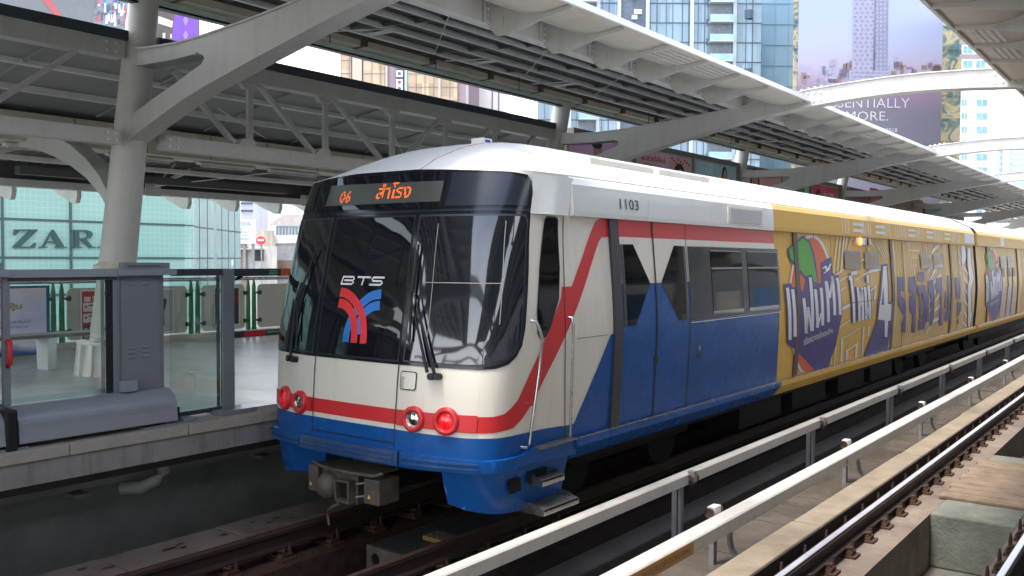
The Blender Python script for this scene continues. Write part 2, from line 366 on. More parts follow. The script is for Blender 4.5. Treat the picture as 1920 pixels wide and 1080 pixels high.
# ================================================================== TRAIN
XC, HW = -6.41, 1.56
S_ = [0, .30, .57, .787, 1.095, 1.3, 1.42, 1.5, 1.545, 1.56]
D_ = [0, .004, .012, .03, .10, .165, .23, .305, .40, .52]
Q_ = [0]
for i in range(1, len(S_)): Q_.append(Q_[-1] + math.hypot(S_[i] - S_[i - 1], D_[i] - D_[i - 1]))
QN = Q_[-1]
def cub(x, xs, ys):
    if x <= xs[0]: return ys[0]
    if x >= xs[-1]: return ys[-1]
    i = next(k for k in range(len(xs) - 1) if x <= xs[k + 1])
    def sl(k):
        if k <= 0: return (ys[1] - ys[0]) / (xs[1] - xs[0])
        if k >= len(xs) - 1: return (ys[-1] - ys[-2]) / (xs[-1] - xs[-2])
        a = (ys[k] - ys[k - 1]) / (xs[k] - xs[k - 1]); b = (ys[k + 1] - ys[k]) / (xs[k + 1] - xs[k])
        return 0 if a * b < 0 else (a + b) / 2
    h = xs[i + 1] - xs[i]; t = (x - xs[i]) / h; m0, m1 = sl(i) * h, sl(i + 1) * h
    return (2*t**3-3*t**2+1)*ys[i] + (t**3-2*t**2+t)*m0 + (-2*t**3+3*t**2)*ys[i+1] + (t**3-t**2)*m1
def Nz(z): return cub(z, [.2, .8, 1.2, 1.7, 2.4, 3.08, 3.55], [6.03, 5.96, 5.98, 6.02, 6.14, 6.28, 6.45])
def Iz(z): return cub(z, [.2, .9, 1.5, 1.9, 2.2, 3.1, 3.5], [.05, .05, .015, 0, .01, .085, .10])
def sf(q, z):
    s = abs(q)
    if s <= QN: x = cub(s, Q_, S_); d = cub(s, Q_, D_)
    else: x = HW; d = .52 + s - QN
    x *= 1 - Iz(z) / HW
    return Vector((XC + math.copysign(x, q), Nz(z) + d, z))
def surf(q, z, off=0.):
    p = sf(q, z)
    if off:
        e = .004; a = sf(q + e, z) - sf(q - e, z); b = sf(q, z + e) - sf(q, z - e)
        if abs(q) > QN: n = Vector((math.copysign(1, q), 0, 0))
        else: n = a.cross(b).normalized()
        p = p + n * off
    return p
def nrm(q, z): return (surf(q, z, .1) - surf(q, z)).normalized()
def side(Y, z, off=0.): return Vector((XC + HW - Iz(z) + off, Y, z))
def fq(u, v):
    z = 2.; d = 0.
    for _ in range(30):
        p = at(u, v, Y=Nz(z) + d); z = p.z; x = abs(p.x - XC) / (1 - Iz(z) / HW); d = .5 * d + .5 * cub(min(x, 1.56), S_, D_)
    return (math.copysign(cub(min(x, 1.56), S_, Q_), p.x - XC), z)
def sp(u, v):
    z = 2.
    for _ in range(6): p = at(u, v, X=XC + HW - Iz(z)); z = p.z
    return (p.y, z)
def dq(mb, poly, mat, off=.004, holes=(), du=.045, dv=.14):
    v, f = cut_poly(poly, holes, du, dv); mb.add([surf(p[0], p[1], off) for p in v], f, mat, True)
def dy(mb, poly, mat, off=.004, holes=(), dv=.12, lv=0):
    v, f = cut_poly(poly, holes, 0, dv); mb.add([side(p[0], p[1], off) for p in v], f, mat)
def mir(poly): return [(-a, b) for a, b in poly][::-1]
YE = 27.22

car = thing('train_car', (XC, 6, 0), 'leading cab car painted white, red and blue, its rear half wrapped in yellow', 'train car')
# --- shell
mb = MB()
us = [-5.0, -3.0] + [(-2.3 + .05 * i) for i in range(93)]
vs = [.78, .9, 1.0, 1.12, 1.3, 1.5, 1.7, 1.9, 2.05, 2.2, 2.4, 2.6, 2.8, 3.0, 3.1, 3.2, 3.35, 3.5]
mb.grid(lambda q, z: surf(q, z), us, vs, cream)
for s in (1, -1):
    x0 = lambda z: XC + s * (HW - Iz(z))
    mb.grid(lambda a, z: (x0(z), (surf(2.3 * s, z).y if a == 0 else YE), z), [0, 1], vs, cream)
prof = [(HW - Iz(z), z) for z in vs]
rear = [(XC + x, z) for x, z in prof] + [(XC - x, z) for x, z in prof[::-1]]
mb.prism(rear, YE - .02, YE, dgrey)
body = mb.build('body_shell', car)
# --- roof
RX = [0, .5, .9, 1.08, 1.30, 1.42, 1.461]; RZ = [3.95, 3.93, 3.83, 3.74, 3.63, 3.56, 3.50]
def roofz(x): return cub(abs(x), RX, RZ)
mb = MB()
qq = [-QN + QN * 2 * i / 60 for i in range(61)]
def rf(q, t):
    p = sf(q, 3.5); y = p.y + (8.15 - p.y) * t; x = p.x - XC; g = 1 - (1 - t) ** 2.3
    return (p.x, y, 3.5 + (roofz(x) - 3.5) * g)
mb.grid(rf, qq, [0, .03, .07, .12, .18, .25, .33, .42, .52, .63, .75, .88, 1], roofw)
xs_ = [XC + sf(q, 3.5).x - XC for q in qq]
mb.grid(lambda x, y: (x, y, roofz(x - XC)), xs_, [8.15, 12.7], roofw)
mb.grid(lambda x, y: (x, y, roofz(x - XC)), xs_, [12.7, YE], roofw)
mb.build('roof', car)
mb = MB()
y = 8.35
while y < 26:
    if y < 11: mb.box(XC + .98, XC + 1.15, y, y + 1.45, 3.66, 3.79, cream)
    else: mb.box(XC + 1.02, XC + 1.10, y, y + 1.2, 3.70, 3.745, roofw)
    y += 1.56
mb.build('roof_fairing', car, bevel=.02)
mb = MB(); mb.box(XC + .10, XC + .26, 7.62, 7.78, 3.90, 3.975, roofw); mb.box(XC + .261, XC + .265, 7.66, 7.75, 3.93, 3.96, txt_b)
mb.build('roof_antenna', car, bevel=.01)
mb = MB(); pts_ = [(.42, .02), (.425, .10), (.40, .18), (.43, .28), (.41, .38), (.42, .50), (.40, .62)]
for k in range(len(pts_) - 1):
    a, b = Vector(rf(*pts_[k])), Vector(rf(*pts_[k + 1])); mb.bar(a + Vector((0, 0, .002)), b + Vector((0, 0, .002)), .012, .004, pm('rust_streak', (.50, .27, .07), .7))
mb.build('rust_streak', car)
# --- cantrail band
mb = MB()
def band(mb, y0, y1, mat, z0=3.10, z1=3.47):
    pr = [(XC + HW - .09, z0), (XC + HW - .03, z0 + .004), (XC + HW - .028, z0 + .05), (XC + HW - .045, z1 - .06), (XC + HW - .075, z1), (XC + HW - .11, z1 + .03)]
    mb.prism(pr, y0, y1, mat)
pass; band(mb, 7.45, 10.60, gutw); band(mb, 10.612, 12.68, gutw)
v0 = [(11.08, 3.375), (11.08, 3.15), (12.25, 3.15), (12.25, 3.375)]
mb.prism(v0, XC + HW - .04, XC + HW - .022, cream, axis='x')
mb.prism([(11.14, 3.35), (11.14, 3.17), (12.19, 3.17), (12.19, 3.35)], XC + HW - .03, XC + HW - .016, pm('grille_grey', (.52, .52, .5), .5, var=.1), axis='x')
mb.build('cantrail', car)
mb = MB(); band(mb, 12.684, YE, yellow); mb.build('cantrail_wrap', car)
mb = MB()
text_on(mb, '1103', lambda s, t: (XC + HW - .021 - .012 * t, 8.34 + .40 * s, 3.21 + .11 * t), txt_d)
mb.build('car_number', car)
mb = MB(); v, f = cut_poly([(1.79, 3.10), (2.34, 3.10), (2.34, 3.47), (1.70, 3.47), (1.75, 3.38), (1.78, 3.28)], (), .045, .12)
mb.add([surf(p[0], p[1], min(.042, .004 + .12 * max(0, p[0] - 1.75)) + .02 * (3.45 - p[1]) / .35 * min(1, max(0, (p[0] - 1.8) / .3))) for p in v], f, gutw, True); mb.build('corner_cantrail', car)
# --- livery
lv = MB()
qe = 2.2
st = [(-2.2, 1.33), (-1.83, 1.33), (-1.56, 1.289), (-1.32, 1.287), (-.55, 1.30), (.55, 1.30), (1.323, 1.287), (1.56, 1.289), (1.66, 1.305), (1.74, 1.35), (1.831, 1.42), (2.044, 1.744), (2.231, 2.06), (2.375, 2.31), (2.375, 2.415), (2.551, 2.415), (2.753, 2.75), (2.89, 3.0), (2.94, 3.07), (3.02, 3.10), (3.26, 3.10),
      (3.26, 2.915), (3.08, 2.91), (3.035, 2.87), (2.99, 2.80), (2.714, 2.292), (2.572, 2.06), (2.377, 1.78), (2.06, 1.36), (1.926, 1.235), (1.80, 1.165), (1.567, 1.144), (1.33, 1.142), (.57, 1.163), (-.55, 1.163), (-1.33, 1.142), (-1.567, 1.144), (-2.2, 1.17)]
dq(lv, st, red, .004)
dq(lv, [(-2.25, .78), (2.6, .78), (2.6, 1.07), (2.25, 1.088), (1.98, 1.092), (1.57, 1.097), (1.33, 1.097), (.57, 1.118), (-.57, 1.118), (-1.57, 1.097), (-2.25, 1.09)], blue, .004)
dy(lv, [(7.06, .9), (12.9, .9), (12.9, 1.95), (9.98, 1.95), (9.98, 2.42), (8.2, 2.42), (8.2, 1.92), (8.12, 1.90), (7.50, 1.06), (7.06, 1.07)], blue, .004)
dy(lv, [(8.22, 2.92), (12.9, 2.92), (12.9, 3.12), (8.22, 3.12)], red, .005)
dy(lv, [(8.22, 2.42), (9.98, 2.42), (9.98, 2.845), (12.9, 2.845), (12.9, 2.92), (8.22, 2.92)], cream, .0045)
dy(lv, [(12.9, .9), (YE, .9), (YE, 3.12), (12.78, 3.12), (12.84, 2)], yellow, .006)
lv.build('livery', car)
# --- seams and small front details
mb = MB()
for s in (-1, 1):
    dq(mb, stroke([(s * .575, .95), (s * .572, 1.7)], .012), dgrey, .008)
dq(mb, stroke([(-.575, .99), (.575, .99)], .012), rubber, .008)
for q0 in (2.40,): dq(mb, stroke([(2.34, 3.1), (2.43, 2.3), (2.66, .95)], .014), dgrey, .007)
dq(mb, stroke([(2.70, 1.905), (3.28, 1.905)], .006), dgrey, .007)
dy(mb, stroke([(9.98, 1.93), (12.88, 1.93)], .01), cream, .009)
for y in (9.965,): dy(mb, stroke([(y, .93), (y, 1.95)], .012), rubber, .009)
mb.build('panel_seams', car)
mb = MB(); dq(mb, rrect(.615, .782, 1.495, 1.645, .02), cream, .010); dq(mb, rrect(.605, .792, 1.485, 1.655, .025), dgrey, .007); dq(mb, [(.617, 1.50), (.655, 1.50), (.65, 1.56), (.66, 1.6), (.617, 1.61)], pm('scuff', (.42, .42, .41), .6), .012)
mb.build('service_flap', car)
# --- black mask and glazing
R_ = [(.56, 1.706), (1.1, 1.703), (1.40, 1.700), (1.537, 1.712), (1.65, 1.745), (1.74, 1.81), (1.80, 1.90), (1.825, 2.05), (1.825, 2.6), (1.80, 3.1), (1.775, 3.30), (1.73, 3.40), (1.66, 3.455), (1.5, 3.475), (.95, 3.505), (.45, 3.53)]
mk = R_ + mir(R_)
mask = MB(); dq(mask, mk, blackm, .006)
dq(mask, [(.90, 3.16), (1.735, 3.165), (1.70, 3.38), (1.63, 3.43), (1.5, 3.455), (.90, 3.485)], bluegl, .010)  # lighter blue tint carries this panel's sky reflection in its colour
dq(mask, mir([(1.12, 3.17), (1.735, 3.17), (1.70, 3.36), (1.63, 3.41), (1.12, 3.45)]), blackm, .010)
dq(mask, stroke([(-.60, 3.115), (1.78, 3.125)], .02), bluegl, .010)
mask = mask.build('front_mask', car)
def pane(name, poly, mat, frame=None, fw=.018, off=.012, par=car):
    m_ = MB()
    if frame:
        cx = sum(p[0] for p in poly) / len(poly); cz = sum(p[1] for p in poly) / len(poly)
        dq(m_, poly, frame, off - .003)
        poly = [(p[0] + (cx - p[0]) * fw / max(.1, abs(p[0] - cx)) if abs(p[0] - cx) > fw else p[0], p[1] + math.copysign(min(fw, abs(cz - p[1])), cz - p[1])) for p in poly]
    dq(m_, poly, mat, off); return m_.build(name, par)
glassf = glass('windscreen_glass', (.10, .12, .13), refl=2.6)
pane('emergency_door_window', [(-.565, 1.73), (.565, 1.73), (.575, 3.085), (-.575, 3.085)], black, rubber)
gR = [(.615, 1.735), (1.28, 1.725), (1.50, 1.735), (1.66, 1.79), (1.74, 1.87), (1.775, 2.0), (1.775, 3.02), (1.74, 3.085), (.62, 3.085)]
pane('windscreen', gR, wscr, dgrey); pane('windscreen', mir(gR), wscr, dgrey)
mb = MB()     # blind frame lines and desk seen behind the glass edge
for a, b, c, d_ in ((.86, .86, 1.9, 3.0), (1.53, 1.53, 2.1, 3.02)): dq(mb, stroke([(a, c), (b, d_)], .007), pm('blind_frame', (.30, .29, .25), .5), .0135)
dq(mb, stroke([(.78, 2.46), (1.53, 2.46)], .007), MC['blind_frame'], .0135)
mb.build('blind_frame', car)
# display
mb = MB(); dq(mb, [(-1.08, 3.16), (.86, 3.15), (.84, 3.49), (.3, 3.50), (-.4, 3.505), (-1.0, 3.50)], black, .011)
dq(mb, [(-.83, 3.205), (.83, 3.205), (.82, 3.40), (-.83, 3.42)], ledbg, .014)
disp = mb.build('destination_display', car)
mb = MB()
def dots(txt, q0, q1, z0, z1, nx, nz):
    """dot-matrix lettering sampled from the filled outline of the text"""
    v, f, x0, x1, y0, y1 = text_polys(txt, .012)
    def ins(px, py):
        for fc in f:
            c = False; n = len(fc); j = n - 1
            for i in range(n):
                xi, yi = v[fc[i]]; xj, yj = v[fc[j]]
                if (yi > py) != (yj > py) and px < (xj - xi) * (py - yi) / (yj - yi) + xi: c = not c
                j = i
            if c: return True
        return False
    for i in range(nx):
        for j in range(nz):
            s, t = (i + .5) / nx, (j + .5) / nz
            if ins(x0 + (x1 - x0) * s, y0 + (y1 - y0) * t):
                q = q0 + (q1 - q0) * s; z = z0 + (z1 - z0) * t; r = .0052
                mb.add([surf(q - r, z, .0165), surf(q, z - r, .0165), surf(q + r, z, .0165), surf(q, z + r, .0165)], [(0, 1, 2, 3)], led)
dots('06', -.60, -.43, 3.225, 3.35, 10, 12); dots('สำโรง', -.04, .44, 3.25, 3.41, 32, 16)
mb.build('led_text', disp)
# logo on the emergency door
mb = MB()
def lpath(pts): return [fq(620 + a / 4, 480 + b / 4) for a, b in pts]
def sm(pts, n=5):
    o = []
    for i in range(len(pts) - 1):
        p0, p1, p2, p3 = pts[max(i - 1, 0)], pts[i], pts[i + 1], pts[min(i + 2, len(pts) - 1)]
        for k in range(n):
            t = k / n; o.append(tuple(.5 * ((2 * p1[c]) + (-p0[c] + p2[c]) * t + (2 * p0[c] - 5 * p1[c] + 4 * p2[c] - p3[c]) * t * t + (-p0[c] + 3 * p1[c] - 3 * p2[c] + p3[c]) * t ** 3) for c in (0, 1)))
    return o + [pts[-1]]
lb = pm('logo_blue', (.03, .20, .60), .35); lr = pm('logo_red', (.80, .035, .04), .35)
wl = .088
dq(mb, stroke(sm(lpath([(388, 287), (322, 300), (262, 340), (215, 392), (165, 470), (132, 560), (120, 645)])), wl), lb, .016)
dq(mb, stroke(sm(lpath([(378, 372), (325, 383), (272, 420), (232, 480), (214, 540), (212, 590)])), wl), lb, .0165)
dq(mb, stroke(sm(lpath([(83, 272), (130, 284), (180, 325), (225, 395), (250, 475), (256, 570), (252, 658)])), wl), lr, .017)
dq(mb, stroke(sm(lpath([(70, 355), (110, 364), (150, 400), (178, 465), (187, 560), (182, 652)])), wl), lr, .0175)
lx = lambda x, y: (-.322 + (x + .035 * y) * .575, 2.425 + y * .070)
for pl in ([(0, -.1), (0, 1)], [(-.01, 1), (.26, 1), (.285, .78), (.26, .52), (.05, .52)], [(.25, .52), (.295, .25), (.26, 0), (0, 0)], [(.36, 1), (.68, 1)], [(.52, 1), (.52, -.1)],
           [(1.0, 1), (.75, 1), (.72, .76), (.75, .52), (.95, .52), (.985, .28), (.95, 0), (.69, 0)]):
    dq(mb, stroke([lx(*p) for p in pl], .0175), txt_w, .016)
mb.build('operator_logo', car)
# --- cab side window
pw = [(2.03, 3.06), (2.06, 3.085), (2.22, 3.085), (2.255, 3.06), (2.33, 2.60), (2.335, 2.30), (2.22, 2.02), (2.15, 1.95), (2.08, 1.94), (2.02, 2.0), (1.985, 2.2), (1.99, 2.6)]
pane('cab_side_window', pw, black2, rubber, .015, .010)
# --- lamps
def lamp(q, z, rr, rl, mat, name):
    c = surf(q, z, .0); n_ = nrm(q, z); m_ = MB()
    m_.revolve(c, n_, [(rr, 0), (rr, .025), (rr - .012, .04), (rl + .012, .042), (rl, .03), (rl, .012)], red, 28)
    o = m_.build(name, car); m_ = MB()
    m_.revolve(c, n_, [(rl + .001, .012), (rl * .8, .022), (rl * .45, .029), (.001, .031)], mat, 24); m_.build('lens', o)
    if mat is lens:
        m_ = MB(); m_.revolve(c, n_, [(rl + .004, .028), (rl - .006, .030), (rl - .008, .018)], steelm, 28); m_.build('rim', o)
for s in (1, -1):
    m_ = MB(); pl = [(.60, 1.16), (1.42, 1.15), (1.42, 1.30), (.60, 1.302)]
    dq(m_, pl if s > 0 else mir(pl), red, .014); m_.build('lamp_bezel', car)
    lamp(s * .792, 1.231, .118, .070, lens, 'headlamp'); lamp(s * 1.128, 1.235, .126, .078, ledr, 'tail_lamp')
# --- bumper band
def slab(mb, poly, mat, o0, o1, fn=None, du=.05, dv=.1):
    """thick plate following the body: outer sheet plus rim"""
    fn = fn or surf; v, f = cut_poly(poly, (), du, dv); mb.add([fn(p[0], p[1], o1) for p in v], f, mat, True)
    pp = []
    for i, p in enumerate(poly):
        r = poly[(i + 1) % len(poly)]; k = max(1, int(math.dist(p, r) / du))
        pp += [(p[0] + (r[0] - p[0]) * j / k, p[1] + (r[1] - p[1]) * j / k) for j in range(k)]
    n = len(pp); mb.add([fn(p[0], p[1], o0) for p in pp] + [fn(p[0], p[1], o1) for p in pp], [(i, (i + 1) % n, (i + 1) % n + n, i + n) for i in range(n)], mat)
mb = MB()
slab(mb, [(-.68, .81), (.68, .81), (.68, .935), (-.68, .935)], blue_d, -.05, .075)
for z in (.835, .872, .91): slab(mb, [(-.63, z - .009), (.63, z - .009), (.63, z + .009), (-.63, z + .009)], blue_d, .07, .088)
mb.build('centre_bumper', car)
for s in (1, -1):
    mb = MB(); pl = [(.69, .812), (1.55, .795), (1.80, .80), (2.05, .82), (2.12, .80), (2.79, .77), (2.79, .915), (2.10, .94), (2.0, .925), (1.93, .905), (1.55, .905), (.69, .935)]
    slab(mb, pl if s > 0 else mir(pl), blue, -.05, .055)
    for z in (.84, .885):
        p2 = [(.72, z - .008), (1.42, z - .012), (1.47, z - .006), (1.42, z), (.72, z + .01)]
        slab(mb, p2 if s > 0 else mir(p2), blue_d, .05, .070)
    if s > 0:
        mb.prism([(XC + HW - .06, .925), (XC + HW + .045, .925), (XC + HW + .045, .942), (XC + HW - .06, .945)], 6.82, 7.44, stepm)
    mb.build('side_bumper', car)
# --- corner skirts
for s in (1, -1):
    mb = MB()
    pl = [(1.10, .80), (1.12, .60), (1.135, .475), (1.30, .43), (1.5, .405), (1.75, .385), (2.05, .352), (2.60, .31), (2.66, .45), (2.74, .70), (2.77, .80)]
    v, f = cut_poly(pl, (), .05, .1)
    def fn(q, z): return surf(s * q, z, -.01 - max(0, (.8 - z)) * .10)
    mb.add([fn(*p) for p in v], f, blue, True)
    a = [fn(1.10 + .035 * (.8 - z) / .325, z) for z in (.80, .7, .6, .475)]
    b = [p + Vector((s * .22 if s > 0 else -.02, .42, 0)) for p in a]; b = [Vector((p.x, p.y, max(p.z, .40))) for p in b]
    c_ = [p + Vector((-s * .16 if s < 0 else 0, .05, .0)) for p in b]
    mb.add(a + b, [(i, i + 1, i + 5, i + 4) for i in range(3)], blue)
    if s < 0:
        e = [p + Vector((.36, .18, -.03 if i else 0)) for i, p in enumerate(a)]
        mb.add(a + e, [(i, i + 1, i + 5, i + 4) for i in range(3)], blue)
    if s > 0:
        dq(mb, rrect(1.775, 1.955, .565, .695, .015), under, -.004)
        pl2 = rrect(2.06, 2.38, .60, .715, .015); dq(mb, pl2, under, -.004)
    mb.build('corner_skirt', car)
for (q0, q1, z0, d0) in ((2.11, 2.46, .64, .12), (1.99, 2.56, .40, .20)):
    mb = MB(); a, b = surf(q0, z0), surf(q1, z0)
    X0 = XC + HW - .10
    mb.box(X0, X0 + d0 + .06, a.y, b.y, z0 - .012, z0, stepm)
    mb.prism([(X0, z0 + .05), (X0, z0 - .05), (X0 + d0 + .06, z0 - .05), (X0 + d0 + .06, z0), (X0 + d0 * .6, z0 + .05)], a.y - .008, a.y, steelm)
    mb.prism([(X0, z0 + .05), (X0, z0 - .05), (X0 + d0 + .06, z0 - .05), (X0 + d0 + .06, z0), (X0 + d0 * .6, z0 + .05)], b.y, b.y + .008, steelm)
    mb.box(X0 + d0 + .05, X0 + d0 + .06, a.y, b.y, z0 - .05, z0, steelm)
    mb.build('boarding_step', car)
# --- sole bar along the side
mb = MB()
def sole(mb, y0, y1, mat):
    mb.prism([(XC + HW - .05, .925), (XC + HW + .025, .925), (XC + HW + .03, .905), (XC + HW + .03, .85), (XC + HW - .10, .70), (XC + HW - .16, .70), (XC + HW - .16, .92)], y0, y1, mat)
sole(mb, 7.46, 12.9, blue); mb.box(XC + HW - .02, XC + HW + .034, 7.48, YE, .926, .934, steelm); mb.build('sole_bar', car)
mb = MB(); sole(mb, 12.904, YE, yellow); mb.build('sole_bar_wrap', car)
# --- hand rails and wipers
mb = MB(); mb.tube([surf(1.91, 2.12, 0), surf(1.93, 2.11, .045), surf(1.97, 2.04, .06), surf(2.03, 1.95, .06), surf(2.035, 1.66, .06), surf(1.985, 1.0, .06), surf(1.975, .96, .05), surf(1.94, .97, 0)], .014, 8, steelm)
mb.tube([surf(2.03, 1.35, 0), surf(2.01, 1.35, .06)], .01, 6, steelm); mb.build('hand_rail', car)
mb = MB(); mb.tube([side(7.33, 2.12, 0), side(7.33, 2.12, .05), side(7.34, 2.05, .06), side(7.36, .96, .06)], .014, 8, steelm); mb.build('hand_rail', car)
def wiper(pts_arm, pts_blade, hubs):
    mb = MB()
    for pa in pts_arm: mb.tube([surf(q, z, o) for q, z, o in pa], [.016] + [.008] * (len(pa) - 1), 6, rubber)
    o = mb.build('wiper', car); mb = MB(); mb.tube([surf(q, z, of) for q, z, of in pts_blade], .012, 6, rubber); mb.build('blade', o)
    mb = MB()
    for q, z in hubs: mb.disc(surf(q, z, 0), nrm(q, z), .032, rubber, 14, .06)
    mb.build('hub', o)
wa = fq(790, 460); wj = fq(778, 552); wb = fq(773, 640)
wiper([[(*fq(806, 698), .05), (*wj, .07)], [(*fq(819, 700), .05), (*fq(786, 556), .07)]], [(*wa, .04), (*wj, .045), (*wb, .04)], [fq(812, 706), fq(824, 706)])
wiper([[(*fq(553, 668), .05), (*fq(567, 560), .07)], [(*fq(545, 660), .05), (*fq(562, 562), .07)]], [(*fq(600, 470), .04), (*fq(566, 560), .045), (*fq(563, 640), .04)], [fq(548, 672), fq(557, 674)])
# --- doors of the blue part
def door(y0, wrap, par):
    """a pair of plug doors starting at y0 (front edge of its post)"""
    mb = MB(); pc = dbrown if wrap else dgrey
    mb.grid(lambda a, z: side(y0 + .02 + a, z, .028), [0, .17], [.93, 1.3, 1.9, 2.2, 2.6, 3.1], pc)
    mb.grid(lambda a, z: side(y0 + .02 + (0 if a < .5 else 0), z, .028 * a), [0, 1], [.93, 1.3, 1.9, 2.2, 2.6, 3.1], pc)
    mb.build('door_post', par)
    for k, (ya, yb) in enumerate(((y0 + .20, y0 + .945), (y0 + .965, y0 + 1.76))):
        mb = MB(); o_ = .012
        if wrap: dy(mb, [(ya, .935), (yb, .935), (yb, 3.10), (ya, 3.10)], yellow, o_)
        else:
            dy(mb, [(ya, .935), (yb, .935), (yb, 2.42), (ya, 2.42)], blue, o_); dy(mb, [(ya, 2.42), (yb, 2.42), (yb, 2.92), (ya, 2.92)], cream, o_)
            dy(mb, [(ya, 2.92), (yb, 2.92), (yb, 3.10), (ya, 3.10)], red, o_)
        lf = mb.build('door_leaf', par)
        if not wrap:
            mb = MB(); hx = [(ya + .02, 1.97), (ya + .27, 1.975), (yb - .12, 2.42), (ya + .30, 2.845), (ya + .02, 2.84)]
            if k: hx = [(ya + yb - p[0], p[1]) for p in hx][::-1]
            dy(mb, hx, black2, o_ + .004); mb.build('door_window', lf)
            mb = MB(); ss = 1 if k == 0 else -1; ex = ya + .02 if k == 0 else yb - .02
            dy(mb, [(ex, 1.97), (ex + ss * .06, 1.97), (ex + ss * .06, 2.84), (ex, 2.84)], dgrey, o_ + .006); mb.build('window_frame', lf)
    mb = MB(); dy(mb, stroke([(y0 + .955, .935), (y0 + .955, 3.1)], .03), dbrown if wrap else rubber, .018); dy(mb, stroke([(y0 + 1.775, .935), (y0 + 1.775, 3.1)], .016), rubber, .014)
    if not wrap: dy(mb, [(y0 + .915, 1.50), (y0 + .995, 1.50), (y0 + .995, 1.6), (y0 + .915, 1.6)], rubber, .022)
    mb.build('door_seal', par)
door(8.16, False, car)
# big window of the blue part
mb = MB(); dy(mb, [(9.98, 1.955), (12.9, 1.955), (12.9, 2.84), (9.98, 2.84)], pm('window_band', (.022, .024, .027), .2, ior=1.4), .008); wbn = mb.build('window_band', car)
for a, b in ((10.60, 11.56), (11.75, 12.83)):
    mb = MB(); dy(mb, [(a, 1.99), (b, 1.99), (b, 2.80), (a, 2.80)], black2, .012)
    dy(mb, stroke([(a, 2.575), (b, 2.575)], .022), galv, .015); dy(mb, stroke([(a, 2.795), (b, 2.795)], .012), galv, .015)
    mb.build('side_window', wbn)
mb = MB(); dy(mb, rrect(10.17, 10.30, 1.47, 1.66, .02), pm('lock_blue', (.02, .06, .2), .3), .008); dy(mb, rrect(10.19, 10.28, 1.49, 1.54, .01), rubber, .011); dy(mb, rrect(10.21, 10.26, 1.58, 1.63, .01), steelm, .011)
mb.build('door_lock_panel', car)

# --- advertising wrap, measured on the photograph, laid on the side as printed film
A5 = lambda x, y: sp(1450 + x / 3.6, 420 + y / 3.6)
A6 = lambda x, y: sp(1660 + x / 4.908, 420 + y / 4.908)
def shift(fn, dy_): return lambda x, y: (fn(x, y)[0] + dy_, fn(x, y)[1])
LO = [0.0]
def film(mb, poly, mat, level, holes=()): dy(mb, poly, mat, .018 + .0012 * level, holes)
def clipz(p): return (p[0], max(.94, min(3.09, p[1])))
def seg_strokes(mb, pts, w_, A, mat, lvl):
    """straight printed strokes with square ends; pts in crop pixels, w_ = horizontal stroke width"""
    for i in range(len(pts) - 1):
        (x0, y0), (x1, y1) = pts[i], pts[i + 1]
        pl = [(x0 - w_ / 2, y0), (x0 + w_ / 2, y0), (x1 + w_ / 2, y1), (x1 - w_ / 2, y1)] if abs(y1 - y0) > abs(x1 - x0) * .6 else [(x0, y0 - w_ * .9), (x1, y1 - w_ * .9), (x1, y1 + w_ * .9), (x0, y0 + w_ * .9)]
        film(mb, [clipz(A(*p)) for p in pl], mat, lvl + .2 * (i % 2))
LOGO = [([(84, 430), (102, 782)], 21), ([(119, 440), (136, 760)], 21), ([(194, 500), (212, 738)], 20), ([(212, 738), (224, 560)], 13), ([(224, 560), (246, 722)], 13), ([(238, 360), (252, 722)], 20),
        ([(272, 440), (288, 700)], 19), ([(288, 700), (312, 600)], 11), ([(312, 430), (322, 684)], 19), ([(345, 385), (362, 662)], 19), ([(350, 385), (372, 500)], 12), ([(372, 500), (388, 350)], 12), ([(386, 350), (404, 615)], 18), ([(412, 372), (430, 368)], 9), ([(424, 370), (442, 612)], 18),
        ([(324, 302), (344, 282), (350, 322), (378, 268)], 12), ([(328, 335), (376, 300)], 8)]
def fruit_logo(par, A):
    """printed fruit drink emblem: orange disc, leaf, purple plate and white lettering"""
    mb = MB(); P = lambda l: [A(*p) for p in l]
    def ell(cx, cy, rx, ry, n=40): return [clipz(A(cx + rx * math.cos(2 * math.pi * i / n), cy + ry * math.sin(2 * math.pi * i / n))) for i in range(n)]
    film(mb, ell(250, 560, 158, 492), wrapw, 0); film(mb, ell(250, 562, 146, 470), orange, 1)
    film(mb, P([(85, 168), (192, 78), (240, 118), (268, 200), (300, 420), (212, 380), (165, 322), (98, 236)]), purple, 2)
    film(mb, P([(97, 172), (190, 95), (230, 124), (256, 205), (290, 400), (213, 362), (172, 310), (108, 230)]), green, 3)
    film(mb, P([(60, 408), (108, 398), (118, 430), (172, 425), (190, 470), (212, 350), (250, 340), (268, 415), (318, 395), (312, 262), (345, 236), (384, 222), (388, 318), (402, 348), (432, 342), (457, 600), (412, 822), (352, 985), (290, 1003), (170, 880), (83, 802)]), purple, 4)
    for seg in LOGO: seg_strokes(mb, seg[0], seg[1], A, wrapw, 6)
    q2 = quadmap((192, 765), (392, 692), (392, 732), (196, 820), lambda x, y: A(x, y))
    v, f, x0, x1, y0, y1 = text_polys('เครื่องหมายการค้าจดทะเบียน', .01)
    mb.add([side(*q2((p[0] - x0) / (x1 - x0), (p[1] - y0) / (y1 - y0)), .018 + .0012 * 6) for p in v], f, wrapw)
    mb.build('wrap_emblem', par)
